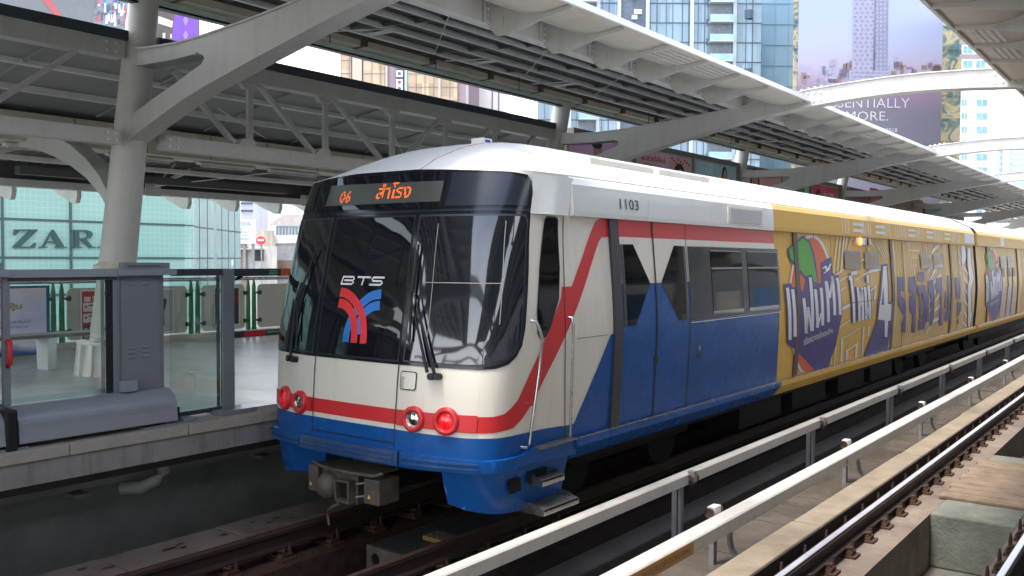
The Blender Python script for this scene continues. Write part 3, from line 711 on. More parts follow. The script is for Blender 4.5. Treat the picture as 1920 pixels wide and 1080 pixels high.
def chevrons(par, spans, y_lo, y_hi, seed):
    rr = random.Random(seed); mb = MB()
    for (a, b, kind) in spans:
        w_ = b - a
        if kind == 'house':
            for k in range(4):
                t = k * w_ * .115; zt = 3.06 - .16 * k; zz = 2.15 - .1 * k
                film(mb, stroke([(a + t, .98 + .0 * k), (a + t, 1.5), (a + t + .02, zz - .35), (a + t + w_ * .06, zt), (b - t - w_ * .06, zt), (b - t, zz - .2), (b - t + .02, .98)], .035 + .012 * (k % 2)), cream_y if k % 2 else wrapw, 0)
        elif kind == 'lines':
            n = max(3, int(w_ / .14))
            for k in range(n):
                y = a + (k + .5) * w_ / n; film(mb, stroke([(y - .05, .96), (y, 1.9), (y + .04 * math.sin(k * 2.1), 3.08)], .045), cream_y, 0)
        elif kind == 'diag':
            for k in range(8):
                z = 1.05 + .23 * k; pl = [(a, z), (a + w_ * .5, min(3.07, z + .26)), (b, min(3.07, z + .30 + .1 * (k % 3)))]
                film(mb, stroke(pl, .07), wrapw, 0)
        elif kind == 'vee':
            for k in range(6):
                z = 2.95 - .28 * k; film(mb, stroke([(a, z), (a + w_ * .45, z - .42 if z > 1.5 else z - .3), (b, max(.97, z - .62))], .065), wrapw, 0)
    mb.build('wrap_stripes', par)
for k in range(3): door(8.16 + 5.34 * (k + 1), True, car)
fruit_logo(car, A5)
chevrons(car, [(18.95, 19.25, 'lines'), (19.3, 20.0, 'lines'), (20.1, 21.5, 'house'), (21.6, 23.8, 'lines'), (21.9, 23.2, 'diag'), (24.5, 25.3, 'lines'), (25.3, 26.3, 'vee')], 0, 0, 3)
mb = MB()
for w_, pts in ((9, [(428, 72), (405, 260), (398, 330)]), (9, [(448, 72), (424, 320)]), (10, [(470, 76), (448, 330)]), (8, [(492, 78), (476, 170)]), (9, [(518, 100), (498, 176)]), (9, [(520, 98), (600, 100)]), (9, [(604, 100), (640, 180)]), (8, [(640, 84), (690, 190)]), (8, [(662, 86), (716, 190)]), (7, [(684, 88), (742, 240)]), (7, [(700, 88), (752, 230)]), (7, [(716, 90), (764, 230)]), (7, [(732, 92), (772, 220)]),
               (13, [(408, 352), (466, 305)]), (13, [(420, 400), (520, 335)]), (13, [(520, 335), (560, 325)]), (13, [(436, 455), (482, 425)]), (13, [(455, 575), (512, 545)]), (14, [(430, 706), (514, 645)]), (14, [(448, 780), (570, 705)]), (12, [(456, 780), (452, 930)]), (14, [(482, 860), (562, 805)]), (12, [(490, 860), (486, 945)]), (12, [(556, 812), (548, 925)]), (10, [(603, 690), (594, 890)]), (10, [(640, 690), (634, 755)]),
               (14, [(545, 380), (640, 320)]), (14, [(640, 320), (720, 300)]), (13, [(630, 470), (690, 415)]), (10, [(684, 415), (676, 520)]), (9, [(415, 830), (402, 985)]), (9, [(392, 830), (380, 1000)]), (12, [(520, 290), (600, 240)]), (12, [(600, 240), (700, 215)]), (7, [(800, 150), (812, 330)]), (7, [(782, 660), (776, 830)]), (7, [(796, 690), (790, 830)]), (6, [(770, 780), (768, 850)])):
    seg_strokes(mb, pts, w_, A5, wrapw if w_ > 9 else cream_y, 0)
mb.build('wrap_stripes', car)
mb = MB()
# stripes on the cantrail
for (a, b) in ((15.8, 16.3), (16.9, 17.6), (18.3, 18.9), (19.2, 20.1), (20.9, 21.6), (22.5, 23.4), (24.4, 25.4)):
    n = max(3, int((b - a) / .14))
    for k in range(n):
        y = a + (b - a) * k / n
        mb.add([(XC + HW - .0265 - .0, y + .0, 3.155), (XC + HW - .0265, y + .05, 3.155), (XC + HW - .043, y + .02, 3.41), (XC + HW - .043, y - .03, 3.41)], [(0, 1, 2, 3)], wrapw if k % 2 else cream_y)
for y in (16.4, 17.8, 20.2, 21.8, 23.6):
    for dz in (0, .11): mb.add([(XC + HW - .0265 - .016 * (.03 + dz) / .25, y, 3.19 + dz), (XC + HW - .0265 - .016 * (.03 + dz) / .25, y + .62, 3.19 + dz), (XC + HW - .0265 - .016 * (.09 + dz) / .25, y + .60, 3.24 + dz), (XC + HW - .0265 - .016 * (.09 + dz) / .25, y + .02, 3.24 + dz)], [(0, 1, 2, 3)], wrapw)
mb.add([(XC + HW - .026, 25.9, 3.155), (XC + HW - .026, 27.1, 3.155), (XC + HW - .043, 27.1, 3.41), (XC + HW - .043, 25.9, 3.41)], [(0, 1, 2, 3)], wrapw)
mb.build('cantrail_stripes', car)
mb = MB()
def tquad(body, tl, tr, br, bl, A, mat, lvl, off, ref):
    fn = quadmap(tl, tr, br, bl, lambda x, y: A(x, y)); v, f, _, _, _, _ = text_polys(body, off); _, _, x0, x1, y0, y1 = text_polys(body, ref)
    mb.add([side(*fn((p[0] - x0) / (x1 - x0), (p[1] - y0) / (y1 - y0)), .018 + .0012 * lvl) for p in v], f, mat)
for wx, mt_, lv_ in ((30, purple, 3), (17, wrapw, 6)):
    for pts in ([(499, 365), (518, 360)], [(514, 358), (536, 668)], [(560, 425), (572, 655)], [(572, 560), (590, 430)], [(586, 428), (595, 650)], [(609, 425), (618, 640)], [(618, 625), (640, 560)], [(627, 345), (630, 395)], [(632, 415), (643, 635)]): seg_strokes(mb, pts, wx, A5, mt_, lv_)
P5 = lambda l: [A5(*p) for p in l]
film(mb, P5([(695, 640), (790, 665), (762, 865), (603, 897)]), purple, 4)
film(mb, [clipz(A5(*p)) for p in [(603, 890), (762, 862), (740, 940), (590, 985)]], purple, 4)
film(mb, P5([(725, 272), (762, 268), (772, 520), (800, 522), (794, 668), (774, 668), (768, 778), (735, 772), (735, 662), (690, 655), (698, 540)]), purple, 5)
film(mb, P5([(733, 286), (754, 282), (763, 538), (788, 542), (784, 652), (765, 652), (760, 764), (743, 760), (743, 650), (698, 644), (706, 560)]), wrapw, 6)
film(mb, P5([(733, 420), (738, 545), (718, 545)]), purple, 7)
mb.build('wrap_lettering', car)
mb = MB()
for pl in ([(100, 487), (165, 487), (168, 620), (132, 602), (132, 655), (178, 700), (176, 1000), (138, 1000), (140, 905), (162, 850), (105, 740)], [(205, 490), (265, 478), (272, 800), (262, 1000), (232, 1000), (238, 830), (213, 790), (215, 640), (245, 690), (240, 640), (205, 625)],
           [(292, 443), (347, 440), (350, 525), (298, 526)], [(285, 566), (355, 560), (360, 880), (340, 882), (332, 640), (288, 642)], [(292, 880), (322, 905), (356, 875), (356, 965), (296, 975)], [(300, 642), (318, 642), (326, 880), (308, 890)],
           [(385, 520), (432, 515), (442, 780), (440, 850), (418, 940), (398, 925), (408, 800), (408, 640), (386, 610)], [(360, 615), (385, 620), (390, 900), (366, 900)], [(455, 497), (507, 490), (512, 700), (512, 930), (484, 936), (482, 850), (496, 760), (492, 620), (457, 630)],
           [(558, 470), (578, 474), (580, 890), (530, 888), (540, 800), (566, 800)], [(540, 610), (556, 640), (552, 790), (538, 770)], [(628, 495), (676, 495), (684, 680), (640, 684)], [(650, 720), (690, 725), (688, 800), (652, 862)], [(652, 880), (664, 876), (664, 918), (652, 918)]):
    film(mb, [clipz(A6(*p)) for p in pl], purple, 5)
mb.build('wrap_lettering', car)
mb = MB(); P6 = lambda l: [A6(*p) for p in l]
film(mb, P6([(690, 200), (722, 205), (735, 300), (700, 420), (694, 300)]), wrapw, 4)
film(mb, P6([(745, 215), (780, 225), (788, 380), (812, 500), (785, 600), (782, 800), (800, 830), (775, 950), (752, 950), (750, 800), (742, 600), (768, 500), (742, 380)]), purple, 5)
film(mb, P6([(748, 218), (774, 226), (782, 380), (806, 500), (779, 600), (776, 800), (792, 830), (768, 942), (752, 945), (752, 800), (746, 600), (764, 500), (748, 380)]), wrapw, 6)
mb.build('wrap_zigzag', car)
# wrapped windows: darker film with bars over the openings
def wrap_window(par, ys, z0, z1, zs):
    for a, b in ys:
        mb = MB(); film(mb, [(a, z0), (b, z0), (b, z1), (a, z1)], wing, 9)
        o = mb.build('wrapped_window', par); mb = MB()
        for z in (z1 - .035, zs): film(mb, stroke([(a, z), (b, z)], .06), dgrey, 10)
        for y in (a + .012, b - .012): film(mb, stroke([(y, zs), (y, z1)], .02), dgrey, 10)
        mb.build('window_bar', o)
w1 = [A5(465, 183), A5(583, 290), A5(603, 190), A5(710, 290)]
wrap_window(car, [(w1[0][0], w1[1][0]), (w1[2][0], w1[3][0])], w1[1][1] - .02, w1[0][1], w1[1][1])
w2 = [A6(308, 275), A6(408, 390), A6(425, 280), A6(520, 390)]
wrap_window(car, [(w2[0][0], w2[1][0]), (w2[2][0], w2[3][0])], w2[1][1] - .02, w2[0][1], w2[1][1])
mb = MB(); a = A5(485, 292); b = A5(725, 508)
film(mb, stroke([(a[0], a[1]), (a[0] + .02, b[1]), (b[0], b[1]), (b[0], a[1])], .012), dgrey, 9); mb.build('window_outline', car)
mb = MB(); c0 = A5(590, 110); mb.box(XC + HW - .09, XC + HW - .035, c0[0] - .42, c0[0] + .48, 2.96, 3.09, gutw); o = mb.build('marker_plate', car, bevel=.01)
for k, mt in ((-.25, amber), (.28, darkred)):
    mb = MB(); mb.prism(rrect(c0[0] + k - .06, c0[0] + k + .06, 2.955, 3.095, .05), XC + HW - .034, XC + HW - .005, mt, axis='x'); mb.build('marker_lamp', o)
# --- coupler
YC = 5.93
def K(x, y): p = at(500 + x / 5.3333, 800 + y / 5.3333, Y=YC); return p.x, p.z
def kbox(mb, x0, y0, x1, y1, mat, a=-.02, b=.25):
    p, q = K(x0, y0), K(x1, y1); mb.box(p[0], q[0], YC + a, YC + b, q[1], p[1], mat); return p, q
mb = MB(); P = [K(*p) for p in ((535, 405), (895, 475), (885, 790), (690, 740), (540, 640))]; mb.prism(P, YC + .03, YC + .10, coup); cp = mb.build('coupler', car, bevel=.008)
mb = MB(); F0 = [K(*p) for p in ((712, 515), (865, 540), (870, 770), (730, 730))]; F1 = [K(*p) for p in ((735, 535), (850, 556), (850, 735), (745, 705))]
mb.prism(F0, YC - .06, YC + .03, coup, holes=[F1]); mb.prism(F1, YC + .0, YC + .02, under); mb.build('funnel', cp)
c = K(610, 590); mb = MB(); mb.revolve((c[0], YC + .03, c[1]), (0, -1, 0), [(.135, 0), (.13, .04), (.10, .09), (.05, .12), (.001, .125)], coup, 20); mb.box(c[0] - .06, c[0] + .06, YC - .08, YC - .0, c[1] - .02, c[1] + .02, under); mb.build('cone', cp)
for x0, y0, x1, y1 in ((430, 370, 525, 650), (985, 510, 1140, 800)):
    mb = MB(); p, q = kbox(mb, x0, y0, x1, y1, coup); o = mb.build('electric_head', cp, bevel=.012)
    mb = MB(); xm = (p[0] + q[0]) / 2 - .03; zm = q[1] + .055; mb.add([(xm - .022, YC - .0215, zm), (xm + .022, YC - .0215, zm), (xm, YC - .0215, zm + .04)], [(0, 1, 2)], ylw_s); mb.build('warning_triangle', o)
mb = MB(); pp = [(460, 345), (540, 385), (700, 425), (880, 460), (1080, 495), (1160, 470)]; mb.tube([(K(*p)[0], YC - .05 + .06 * abs(i - 2.5) / 2.5, K(*p)[1]) for i, p in enumerate(pp)], .018, 8, coup)
a = K(500, 380); b = K(1060, 480); mb.prism([(a[0], a[1]), (b[0], b[1]), (b[0], b[1] - .02), (a[0], a[1] - .02)], YC, YC + .35, coup); mb.build('guard_bar', cp)
mb = MB(); mb.tube([(*[K(x, y)[0] for x, y in [p]], YC - .05, K(*p)[1]) for p in ((775, 755), (710, 790), (655, 820), (648, 880), (665, 972))], [.022, .02, .018, .016, .013], 8, coup); mb.build('hook_handle', cp)
mb = MB(); mb.box(XC - .12, XC + .12, YC + .1, 7.2, .40, .56, under)
for y in (575, 705): mb.tube([(K(895, y)[0], YC, K(895, y)[1]), (K(985, y - 12)[0], YC, K(985, y - 12)[1])], .010, 6, galv)
mb.build('drawbar', cp)
# --- running gear
def bogie(par, y):
    mb = MB()
    for s in (-1, 1): mb.box(XC + s * .98 - .07, XC + s * .98 + .07, y - 1.4, y + 1.4, .42, .66, under)
    mb.box(XC - .9, XC + .9, y - .25, y + .25, .4, .62, under); o = mb.build('bogie', par, bevel=.03)
    for dy_ in (-1.1, 1.1):
        for s in (-1, 1):
            mb = MB(); mb.disc((XC + s * .70, y + dy_, .42), (s, 0, 0), .42, under, 28, .12); mb.build('wheel', o)
mb = MB(); mb.box(XC - 1.35, XC + 1.35, 7.5, YE, .62, .80, under)
for y in (12.2, 14.3, 16.6, 18.6): mb.box(XC - 1.3, XC + 1.25, y, y + 1.6, .28, .62, under)
mb.build('underframe', car); bogie(car, 9.6); bogie(car, 23.6)

# ------------------------------------------------------------------ second car
c2 = thing('train_car', (XC, 27.6, 0), 'yellow wrapped trailer car coupled behind the cab car', 'train car')
Y0, Y1 = 27.62, 49.4
mb = MB(); mb.grid(lambda a, z: (XC + HW - Iz(z), a, z), [Y0, Y1], vs, yellow, False); mb.grid(lambda a, z: (XC - HW + Iz(z), a, z), [Y0, Y1], vs, yellow, False)
mb.prism(rear, Y0 - .03, Y0 + .0, dbrown); mb.prism(rear, Y1, Y1 + .02, dbrown); mb.build('body_shell', c2)
mb = MB(); mb.grid(lambda x, y: (x, y, roofz(x - XC)), xs_, [Y0, Y1], roofw); mb.build('roof', c2)
mb = MB(); band(mb, Y0, Y1, yellow); mb.add([(XC + HW - .026, 31.2, 3.155), (XC + HW - .026, 31.8, 3.155), (XC + HW - .043, 31.8, 3.41), (XC + HW - .043, 31.2, 3.41)], [(0, 1, 2, 3)], wrapw); mb.build('cantrail', c2)
mb = MB(); sole(mb, Y0, Y1, yellow); mb.box(XC + HW - .02, XC + HW + .034, Y0, Y1, .926, .934, steelm); mb.build('sole_bar', c2)
mb = MB()
for y in (28.4, 30.0, 31.6, 33.2): mb.box(XC + 1.02, XC + 1.10, y, y + 1.2, 3.70, 3.745, roofw)
mb.build('roof_fairing', c2)
for k in range(4): door(29.05 + 5.34 * k, True, c2)
fruit_logo(c2, shift(A5, 15.6))
mb = MB()
kid = pm('print_skin', (.52, .30, .18), .4, var=.4, scale=3); kidb = pm('print_dress', (.42, .38, .42), .4, var=.4, scale=3)
for y in (31.6, 32.7, 33.6):
    film(mb, [(y - .35, .97), (y + .4, .97), (y + .28, 1.9), (y - .22, 1.9)], kidb, 1); film(mb, rrect(y - .22, y + .26, 1.85, 2.35, .2), kid, 2); film(mb, [(y - .26, 2.2), (y + .28, 2.2), (y + .2, 2.48), (y - .18, 2.48)], dbrown, 3)
mb.build('wrap_portraits', c2)
wrap_window(c2, [(31.2, 32.3), (32.5, 33.6)], 2.5, 2.83, 2.52)
chevrons(c2, [(35.4, 36.6, 'lines')], 0, 0, 4)
mb = MB(); mb.box(XC - 1.35, XC + 1.35, Y0, Y1, .5, .80, under); mb.build('underframe', c2); bogie(c2, 31.2); bogie(c2, 46)
mb = MB(); mb.prism([(XC - 1.25, .8), (XC + 1.25, .8), (XC + 1.25, 3.4), (XC - 1.25, 3.4)], YE, Y0, rubber); mb.build('gangway', c2)
# ================================================================== TRACKS AND DECK
XM = -4.17           # axis of symmetry of the station
FY = [6.84 + 10 * k for k in range(-3, 9)]     # steel frames
Ya, Yb = -25., 95.
def sbox(name, x0, x1, y0, y1, z0, z1, mat, bevel=0., kind='structure'):
    mb = MB(); mb.box(x0, x1, y0, y1, z0, z1, mat); return struct(mb.build(name, None, None, bevel), kind)
sbox('deck', -10.6, 1.2, Ya, Yb, -1.3, -.92, pit)
mb = MB(); mb.box(-10.35, -10.05, Ya, Yb, -.92, .68, conc_w); struct(mb.build('platform_wall'))
sbox('track_bed', -4.32, -3.43, Ya, Yb, -.92, -.40, wet)
# wet slab joints, puddle grates
for k in range(14):
    y = 6.2 + k * 1.37
    mb = MB(); mb.box(-4.30, -3.44, y, y + .02, -.3995, -.394, conc_d); struct(mb.build('slab_joint'))
def channel(mb, x0, x1, mat): pass
# plinths of the near track
mb = MB(); n0 = Ya
while n0 < Yb:
    mb.box(-3.42 + .01 * math.sin(n0), -3.112, n0, n0 + 4.28, -.92, -.10 + .004 * math.sin(n0 * 3), plinth_m); n0 += 4.32
struct(mb.build('track_upstand', None, None, .02))
grease_shade = pm('grease_shade_black', (.028, .02, .016), .7, var=.4, scale=4, dirt=(.08, .05, .035), dirt_amt=.5, dscale=5)  # grease on the near upstand, doubling as painted shade under the train
sbox('stained_face', -3.11, -3.095, Ya, Yb, -.5, -.112, grease_shade); sbox('stained_face', -3.094, -2.92, Ya, Yb, -.6, -.238, grease_shade)
sbox('track_plinth', -3.11, -2.43, Ya, Yb, -.92, -.245, rust_c)
sbox('track_plinth', -1.55, -.85, Ya, Yb, -.92, -.245, rust_c)
sbox('track_upstand', -.85, -.45, Ya, Yb, -.92, -.175, plinth_m, .02)
sbox('drain_floor', -2.43, -1.55, Ya, Yb, -.92, -.86, pm('drain_wet', (.17, .175, .15), .3, var=.3, dirt=(.3, .27, .22), dirt_amt=.5))
mb = MB(); mb.box(-2.43, -1.55, 11.27, 15.3, -.86, -.235, conc_g); struct(mb.build('cross_slab', None, None, .02))
mb = MB(); mb.box(-2.44, -1.56, 15.3, 30, -.86, -.72, conc_d); struct(mb.build('drain_step'))
mb = MB(); mb.box(-2.43, -1.55, 4.0, 4.6, -.86, -.235, conc_g); struct(mb.build('cross_slab', None, None, .02))
# planks on the slab
bd = thing('plank_walkway', (-2.0, 12.3, -.235), 'row of weathered timber planks laid across the slab between the near rails', 'plank walkway')
plk = pm('timber', (.27, .195, .13), .85, var=.4, scale=3, bump=.3, dirt=(.36, .30, .20), dirt_amt=.6, dscale=4)
for k in range(9):
    mb = MB(); y = 12.05 + k * .29; mb.box(-2.50 + .03 * (k % 2), -1.50, y, y + .272, -.233, -.195, plk); mb.build('plank', bd, None, .006)
# rails and fasteners
def rail(x, label, head=railh, zt=0.):
    t = thing('rail', (x, 8, zt), label, 'rail', 'running rails')
    pr = [(-.037, 0), (.037, 0), (.037, -.03), (.012, -.045), (.012, -.135), (.07, -.15), (.07, -.165), (-.07, -.165), (-.07, -.15), (-.012, -.135), (-.012, -.045), (-.037, -.03)]
    mb = MB(); mb.prism([(x + a, zt + b) for a, b in pr], Ya, Yb, raild); mb.build('rail_web', t)
    mb = MB(); mb.prism([(x - .030, zt - .004), (x - .026, zt + .004), (x + .026, zt + .004), (x + .032, zt - .006), (x + .038, zt - .024), (x - .038, zt - .024)], Ya, Yb, head); mb.build('rail_head', t)
    return t
rail(-2.795, 'polished running rail of the empty near track, the one on the power rail side')
rail(-1.30, 'polished running rail of the empty near track, at the bottom right corner')
rail(-7.16, 'brown running rail under the train on the platform side', rust); rail(-5.66, 'brown running rail under the train on the power rail side', rust)
def fastener(x, y, s, zt=-.245):
    t = thing('rail_fastener', (x, y, zt), '', 'rail fastener', 'rusty rail fasteners')
    mb = MB(); mb.box(x - .20, x + .17, y - .09, y + .09, zt, zt + .025, rust); mb.box(x - .13, x + .13, y - .075, y + .075, zt + .025, zt + .045, rust); mb.build('base_plate', t, None, .004)
    for k in (-1, 1):
        mb = MB(); xo = x + (.105 if k > 0 else -.155); hb = 0 if k > 0 else .05
        mb.tube([(xo, y + .045, zt + .04), (xo, y + .045, zt + .125 + hb)], [.022, .016], 7, rust)
        mb.tube([(xo, y + .045, zt + .125 + hb), (xo, y + .045, zt + .155 + hb)], [.012, .012], 6, rust); mb.build('bolt', t)
        mb = MB(); ring = [(xo - k * .02 + .035 * math.cos(a), y - .035 + .03 * math.sin(a), zt + .085 + .02 * math.sin(a * 1.5)) for a in [i * math.pi / 4 for i in range(9)]]
        mb.tube(ring, .011, 6, rust); mb.box(xo - .03, xo + .03, y - .07, y + .06, zt + .045, zt + .065, rust); mb.build('clip', t)
    return t
fpos = []
f0 = fastener(-2.795, 7.3, 1); f0['label'] = 'rusty fastener clamping the near track rail beside the power rail, in its row'
for k in range(-1, 30): 
    if k != 0: dup(f0, (0, k * .62, 0), 'rusty fastener clamping the near track rail beside the power rail, in its row')
for k in range(2, 14): dup(f0, (1.495, k * .62 - .2, 0), 'rusty fastener on the rail at the bottom right corner, in its row')
for k in range(-5, 3): dup(f0, (-7.16 + 2.795, k * .62 - .35, -.02), 'rusty fastener in the shade beside the rail before the train, in its row')
for k in range(-4, 3): dup(f0, (-5.66 + 2.795, k * .62 - .35, -.02), 'rusty fastener in the shade before the train, on the rail nearer the power rail')
# train track plinths
mb = MB(); yy = -2.0
while yy < 40:
    L_ = 1.25 + .25 * math.sin(yy * 5); mb.box(-8.12, -7.60 + .012 * math.sin(yy * 9), yy, yy + L_ - .012, -.92, -.125 + .004 * math.sin(yy * 7), rust_c); yy += L_
struct(mb.build('track_upstand', None, None, .01))
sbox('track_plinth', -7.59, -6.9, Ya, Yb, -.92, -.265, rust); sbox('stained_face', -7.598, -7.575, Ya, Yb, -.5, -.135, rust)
sbox('track_plinth', -5.95, -5.2, Ya, Yb, -.92, -.265, grease_shade)  # blackened plinth: under-train shade put into its colour
sbox('track_upstand', -5.2, -4.85, Ya, Yb, -.92, -.45, conc_d, .02)
mb = MB()
for (x, y, a, b) in ((-7.95, 4.15, .05, .03), (-7.80, 4.32, .06, .03), (-7.85, 4.95, .08, .03), (-7.78, 5.06, .04, .025), (-7.9, 5.1, .05, .02), (-7.82, 5.55, .05, .03), (-7.95, 6.0, .04, .03), (-7.8, 6.1, .05, .025), (-7.88, 6.25, .06, .03), (-7.74, 6.35, .04, .02)):
    mb.add([(x + b * math.cos(t), y + a * math.sin(t), -.1185) for t in [i * math.pi / 5 for i in range(10)]], [tuple(range(10))], rust)
struct(mb.build('oil_stains'), 'stuff')
# box with round holes between the rails
t = thing('cable_box', (-6.38, 6.6, -.3), 'low grey cover box with round holes in its end, between the rails under the train', 'cover box')
circ = lambda x, z, r, n=18: [(x + r * math.cos(2 * math.pi * i / n), z + r * math.sin(2 * math.pi * i / n)) for i in range(n)]
boxg = pm('box_grey', (.085, .09, .09), .7, var=.15); boxf = pm('box_face', (.15, .125, .105), .7, var=.25, dirt=(.3, .22, .15), dirt_amt=.4)
mb = MB(); mb.prism([(-6.86, -.57), (-5.90, -.59), (-5.90, -.325), (-6.86, -.297)], 6.60, 6.625, boxf, holes=[circ(-6.73, -.43, .062), circ(-6.475, -.44, .062), circ(-6.22, -.45, .062), circ(-5.99, -.455, .055)]); mb.build('end_plate', t)
mb = MB(); mb.prism([(-6.86, -.56), (-5.90, -.58), (-5.90, -.325), (-6.86, -.297)], 6.64, 9.8, boxg); mb.box(-6.86, -5.90, 6.626, 6.639, -.56, -.33, under); mb.build('cover', t, None, .006)
t = thing('timber_plate', (-6.27, 7.2, -.3), 'small studded timber plate lying on the grey cover box', 'timber plate')
mb = MB(); a = math.radians(-4); mb.box(-6.52, -6.03, 7.09, 7.33, -.302, -.255, plk); mb.box(-6.515, -6.035, 7.085, 7.0895, -.300, -.258, tan); mb.build('board', t, None, .004)
for i in range(5):
    for j in range(2):
        mb = MB(); mb.disc((-6.46 + .095 * i, 7.15 + .11 * j, -.255), (0, 0, 1), .012, galv, 8, .006); mb.build('stud', t)
# power rails
def cover_rail(x0, x1, zt, zb, label):
    t = thing('power_rail', ((x0 + x1) / 2, 8, zt), label, 'power rail', 'covered power rails')
    mb = MB(); y = Ya
    while y < Yb:
        L_ = 4.9; mb.prism([(x0, zb), (x0, zt - .012), (x0 + .012, zt), (x1 - .014, zt), (x1, zt - .014), (x1 + .004, zb), (x1 - .012, zb), (x1 - .016, zt - .02), (x0 + .012, zt - .02), (x0 + .012, zb)], y + .4, y + .4 + L_ - .006, cover); y += L_
    mb.build('cover', t)
    mb = MB(); mb.box(x0 + .05, x1 - .06, Ya, Yb, zb + .02, zt - .04, dgrey); mb.build('conductor', t)
    return t
near_rail = cover_rail(-3.80, -3.62, .144, .007, 'cream covered power rail nearer the camera, carrying an orange warning label')
far_rail = cover_rail(-4.66, -4.54, .276, .155, 'thinner cream covered power rail beside the train')
mb = MB(); mb.box(-3.6155, -3.6135, 5.3, 7.55, .012, .128, tan); wt = mb.build('warning_tape', near_rail)
mb = MB()
def wtxt(body, y0, y1, z0=.035, z1=.105):
    text_on(mb, body, lambda s, t: (-3.6125, y0 + (y1 - y0) * s, z0 + (z1 - z0) * t), pm('tape_text', (.10, .05, .02), .6))
wtxt('อันตรายไฟฟ้าแรงสูง', 5.55, 6.1); wtxt('DANGER HIGH VOLTAGE KEEP DISTANCE AWAY', 6.32, 7.48, .045, .095)
mb.add([(-3.6125, 6.16, .03), (-3.6125, 6.25, .03), (-3.6125, 6.205, .12)], [(0, 1, 2)], MC['tape_text']); mb.build('warning_text', wt)
mb = MB(); mb.add([(-3.6125, 12.0, .03), (-3.6125, 12.12, .03), (-3.6125, 12.06, .12)], [(0, 1, 2)], tan); mb.build('warning_triangle', near_rail)
t = thing('rail_bracket', (-3.7, 8.55, -.3), '', 'bracket', 'curved brackets of the near power rail')
mb = MB(); path = [(-3.70, 8.55, .02), (-3.70, 8.55, -.12), (-3.685, 8.55, -.20), (-3.64, 8.55, -.265), (-3.55, 8.55, -.30)]
for i in range(len(path) - 1): mb.bar(path[i], Vector(path[i + 1]) + (Vector(path[i + 1]) - Vector(path[i])) * .05, .075, .03, galv, up=(0, 1, 0)) if False else mb.bar(path[i], path[i + 1], .03, .075, galv, up=(0, 1, 0))
mb.build('arm', t)
mb = MB(); mb.box(-3.90, -3.82, 8.45, 8.60, .10, .20, steel_l); mb.disc((-3.86, 8.60, .15), (0, 1, 0), .05, insul, 12, .03); mb.disc((-3.86, 8.40, .15), (0, 1, 0), .05, insul, 12, .03); mb.build('clamp', t)
mb = MB(); mb.box(-3.9, -3.85, 8.5, 8.58, -.40, .12, galv); mb.build('post', t)
for k in range(1, 8): dup(t, (0, 4.3 * k, 0), '%s curved bracket holding the cream power rail nearer the camera, counted from the front' % ORD[k])
dup(t, (0, -4.3, 0), 'curved bracket holding the nearer power rail below the picture edge')
t['label'] = 'first curved bracket holding the cream power rail nearer the camera, beside its orange tape'
t = thing('rail_post', (-4.68, 9.4, -.3), '', 'post', 'posts of the far power rail')
mb = MB(); mb.box(-4.75, -4.69, 9.34, 9.44, -.92, .12, galv); mb.box(-4.68, -4.64, 9.36, 9.42, -.92, .1, galv); mb.build('upright', t)
mb = MB(); mb.box(-4.74, -4.50, 9.33, 9.45, .13, .20, rubber)
for y in (9.32, 9.46): mb.disc((-4.53, y, .21), (0, 1, 0), .055, insul, 12, .02)
mb.box(-4.56, -4.48, 9.35, 9.43, .18, .30, galv); mb.build('insulator', t)
for k in range(1, 8): dup(t, (0, 4.45 * k, 0), '%s insulator post of the power rail beside the train, counted from the front' % ORD[k])
t['label'] = 'first insulator post of the power rail beside the train, below the blue doors'

# ================================================================== LEFT PLATFORM
sbox('platform', -17.2, -8.36, Ya, Yb, .70, 1.02, plat)
mb = MB(); yy = 3.0 - 4 * 6
while yy < 60: mb.box(-8.36, -8.055, yy, yy + 3.97, .69, .905, conc); yy += 3.98
struct(mb.build('platform_edge_beam', None, None, .006))
mb = MB(); yy = -21.1
while yy < 60:
    mb.box(-8.36, -8.03, yy, yy + 1.19, .906, 1.006, cop); yy += 1.2
struct(mb.build('platform_coping', None, None, .005))
mb = MB()
for i in range(10):
    for j in range(60):
        x, y = -8.33 + i * .03, 5.25 + j * .03; mb.box(x, x + .018, y, y + .018, 1.0065, 1.0115, cop)
struct(mb.build('tactile_studs'), 'stuff')
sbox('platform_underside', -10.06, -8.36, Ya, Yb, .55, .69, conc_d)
t = thing('cable_tray', (-9.3, 6, .4), 'long dark cable tray hung below the platform edge', 'cable tray')
mb = MB(); mb.box(-9.35, -9.1, Ya, 40, .30, .42, conc_w); mb.build('tray', t)
for y in (4.6, 6.9, 9.2): mb = MB(); mb.box(-9.2, -8.95, y, y + .15, .25, .29, galv); mb.build('bracket', t)
t = thing('drain_pipe', (-8.9, 5.4, .3), 'curved drain pipe under the platform edge', 'pipe')
mb = MB(); mb.tube([(-8.8, 5.5, .6), (-8.8, 5.5, .38), (-8.82, 5.45, .3), (-8.9, 5.3, .24), (-9.1, 5.2, .22)], .07, 10, conc_w); mb.build('pipe', t)

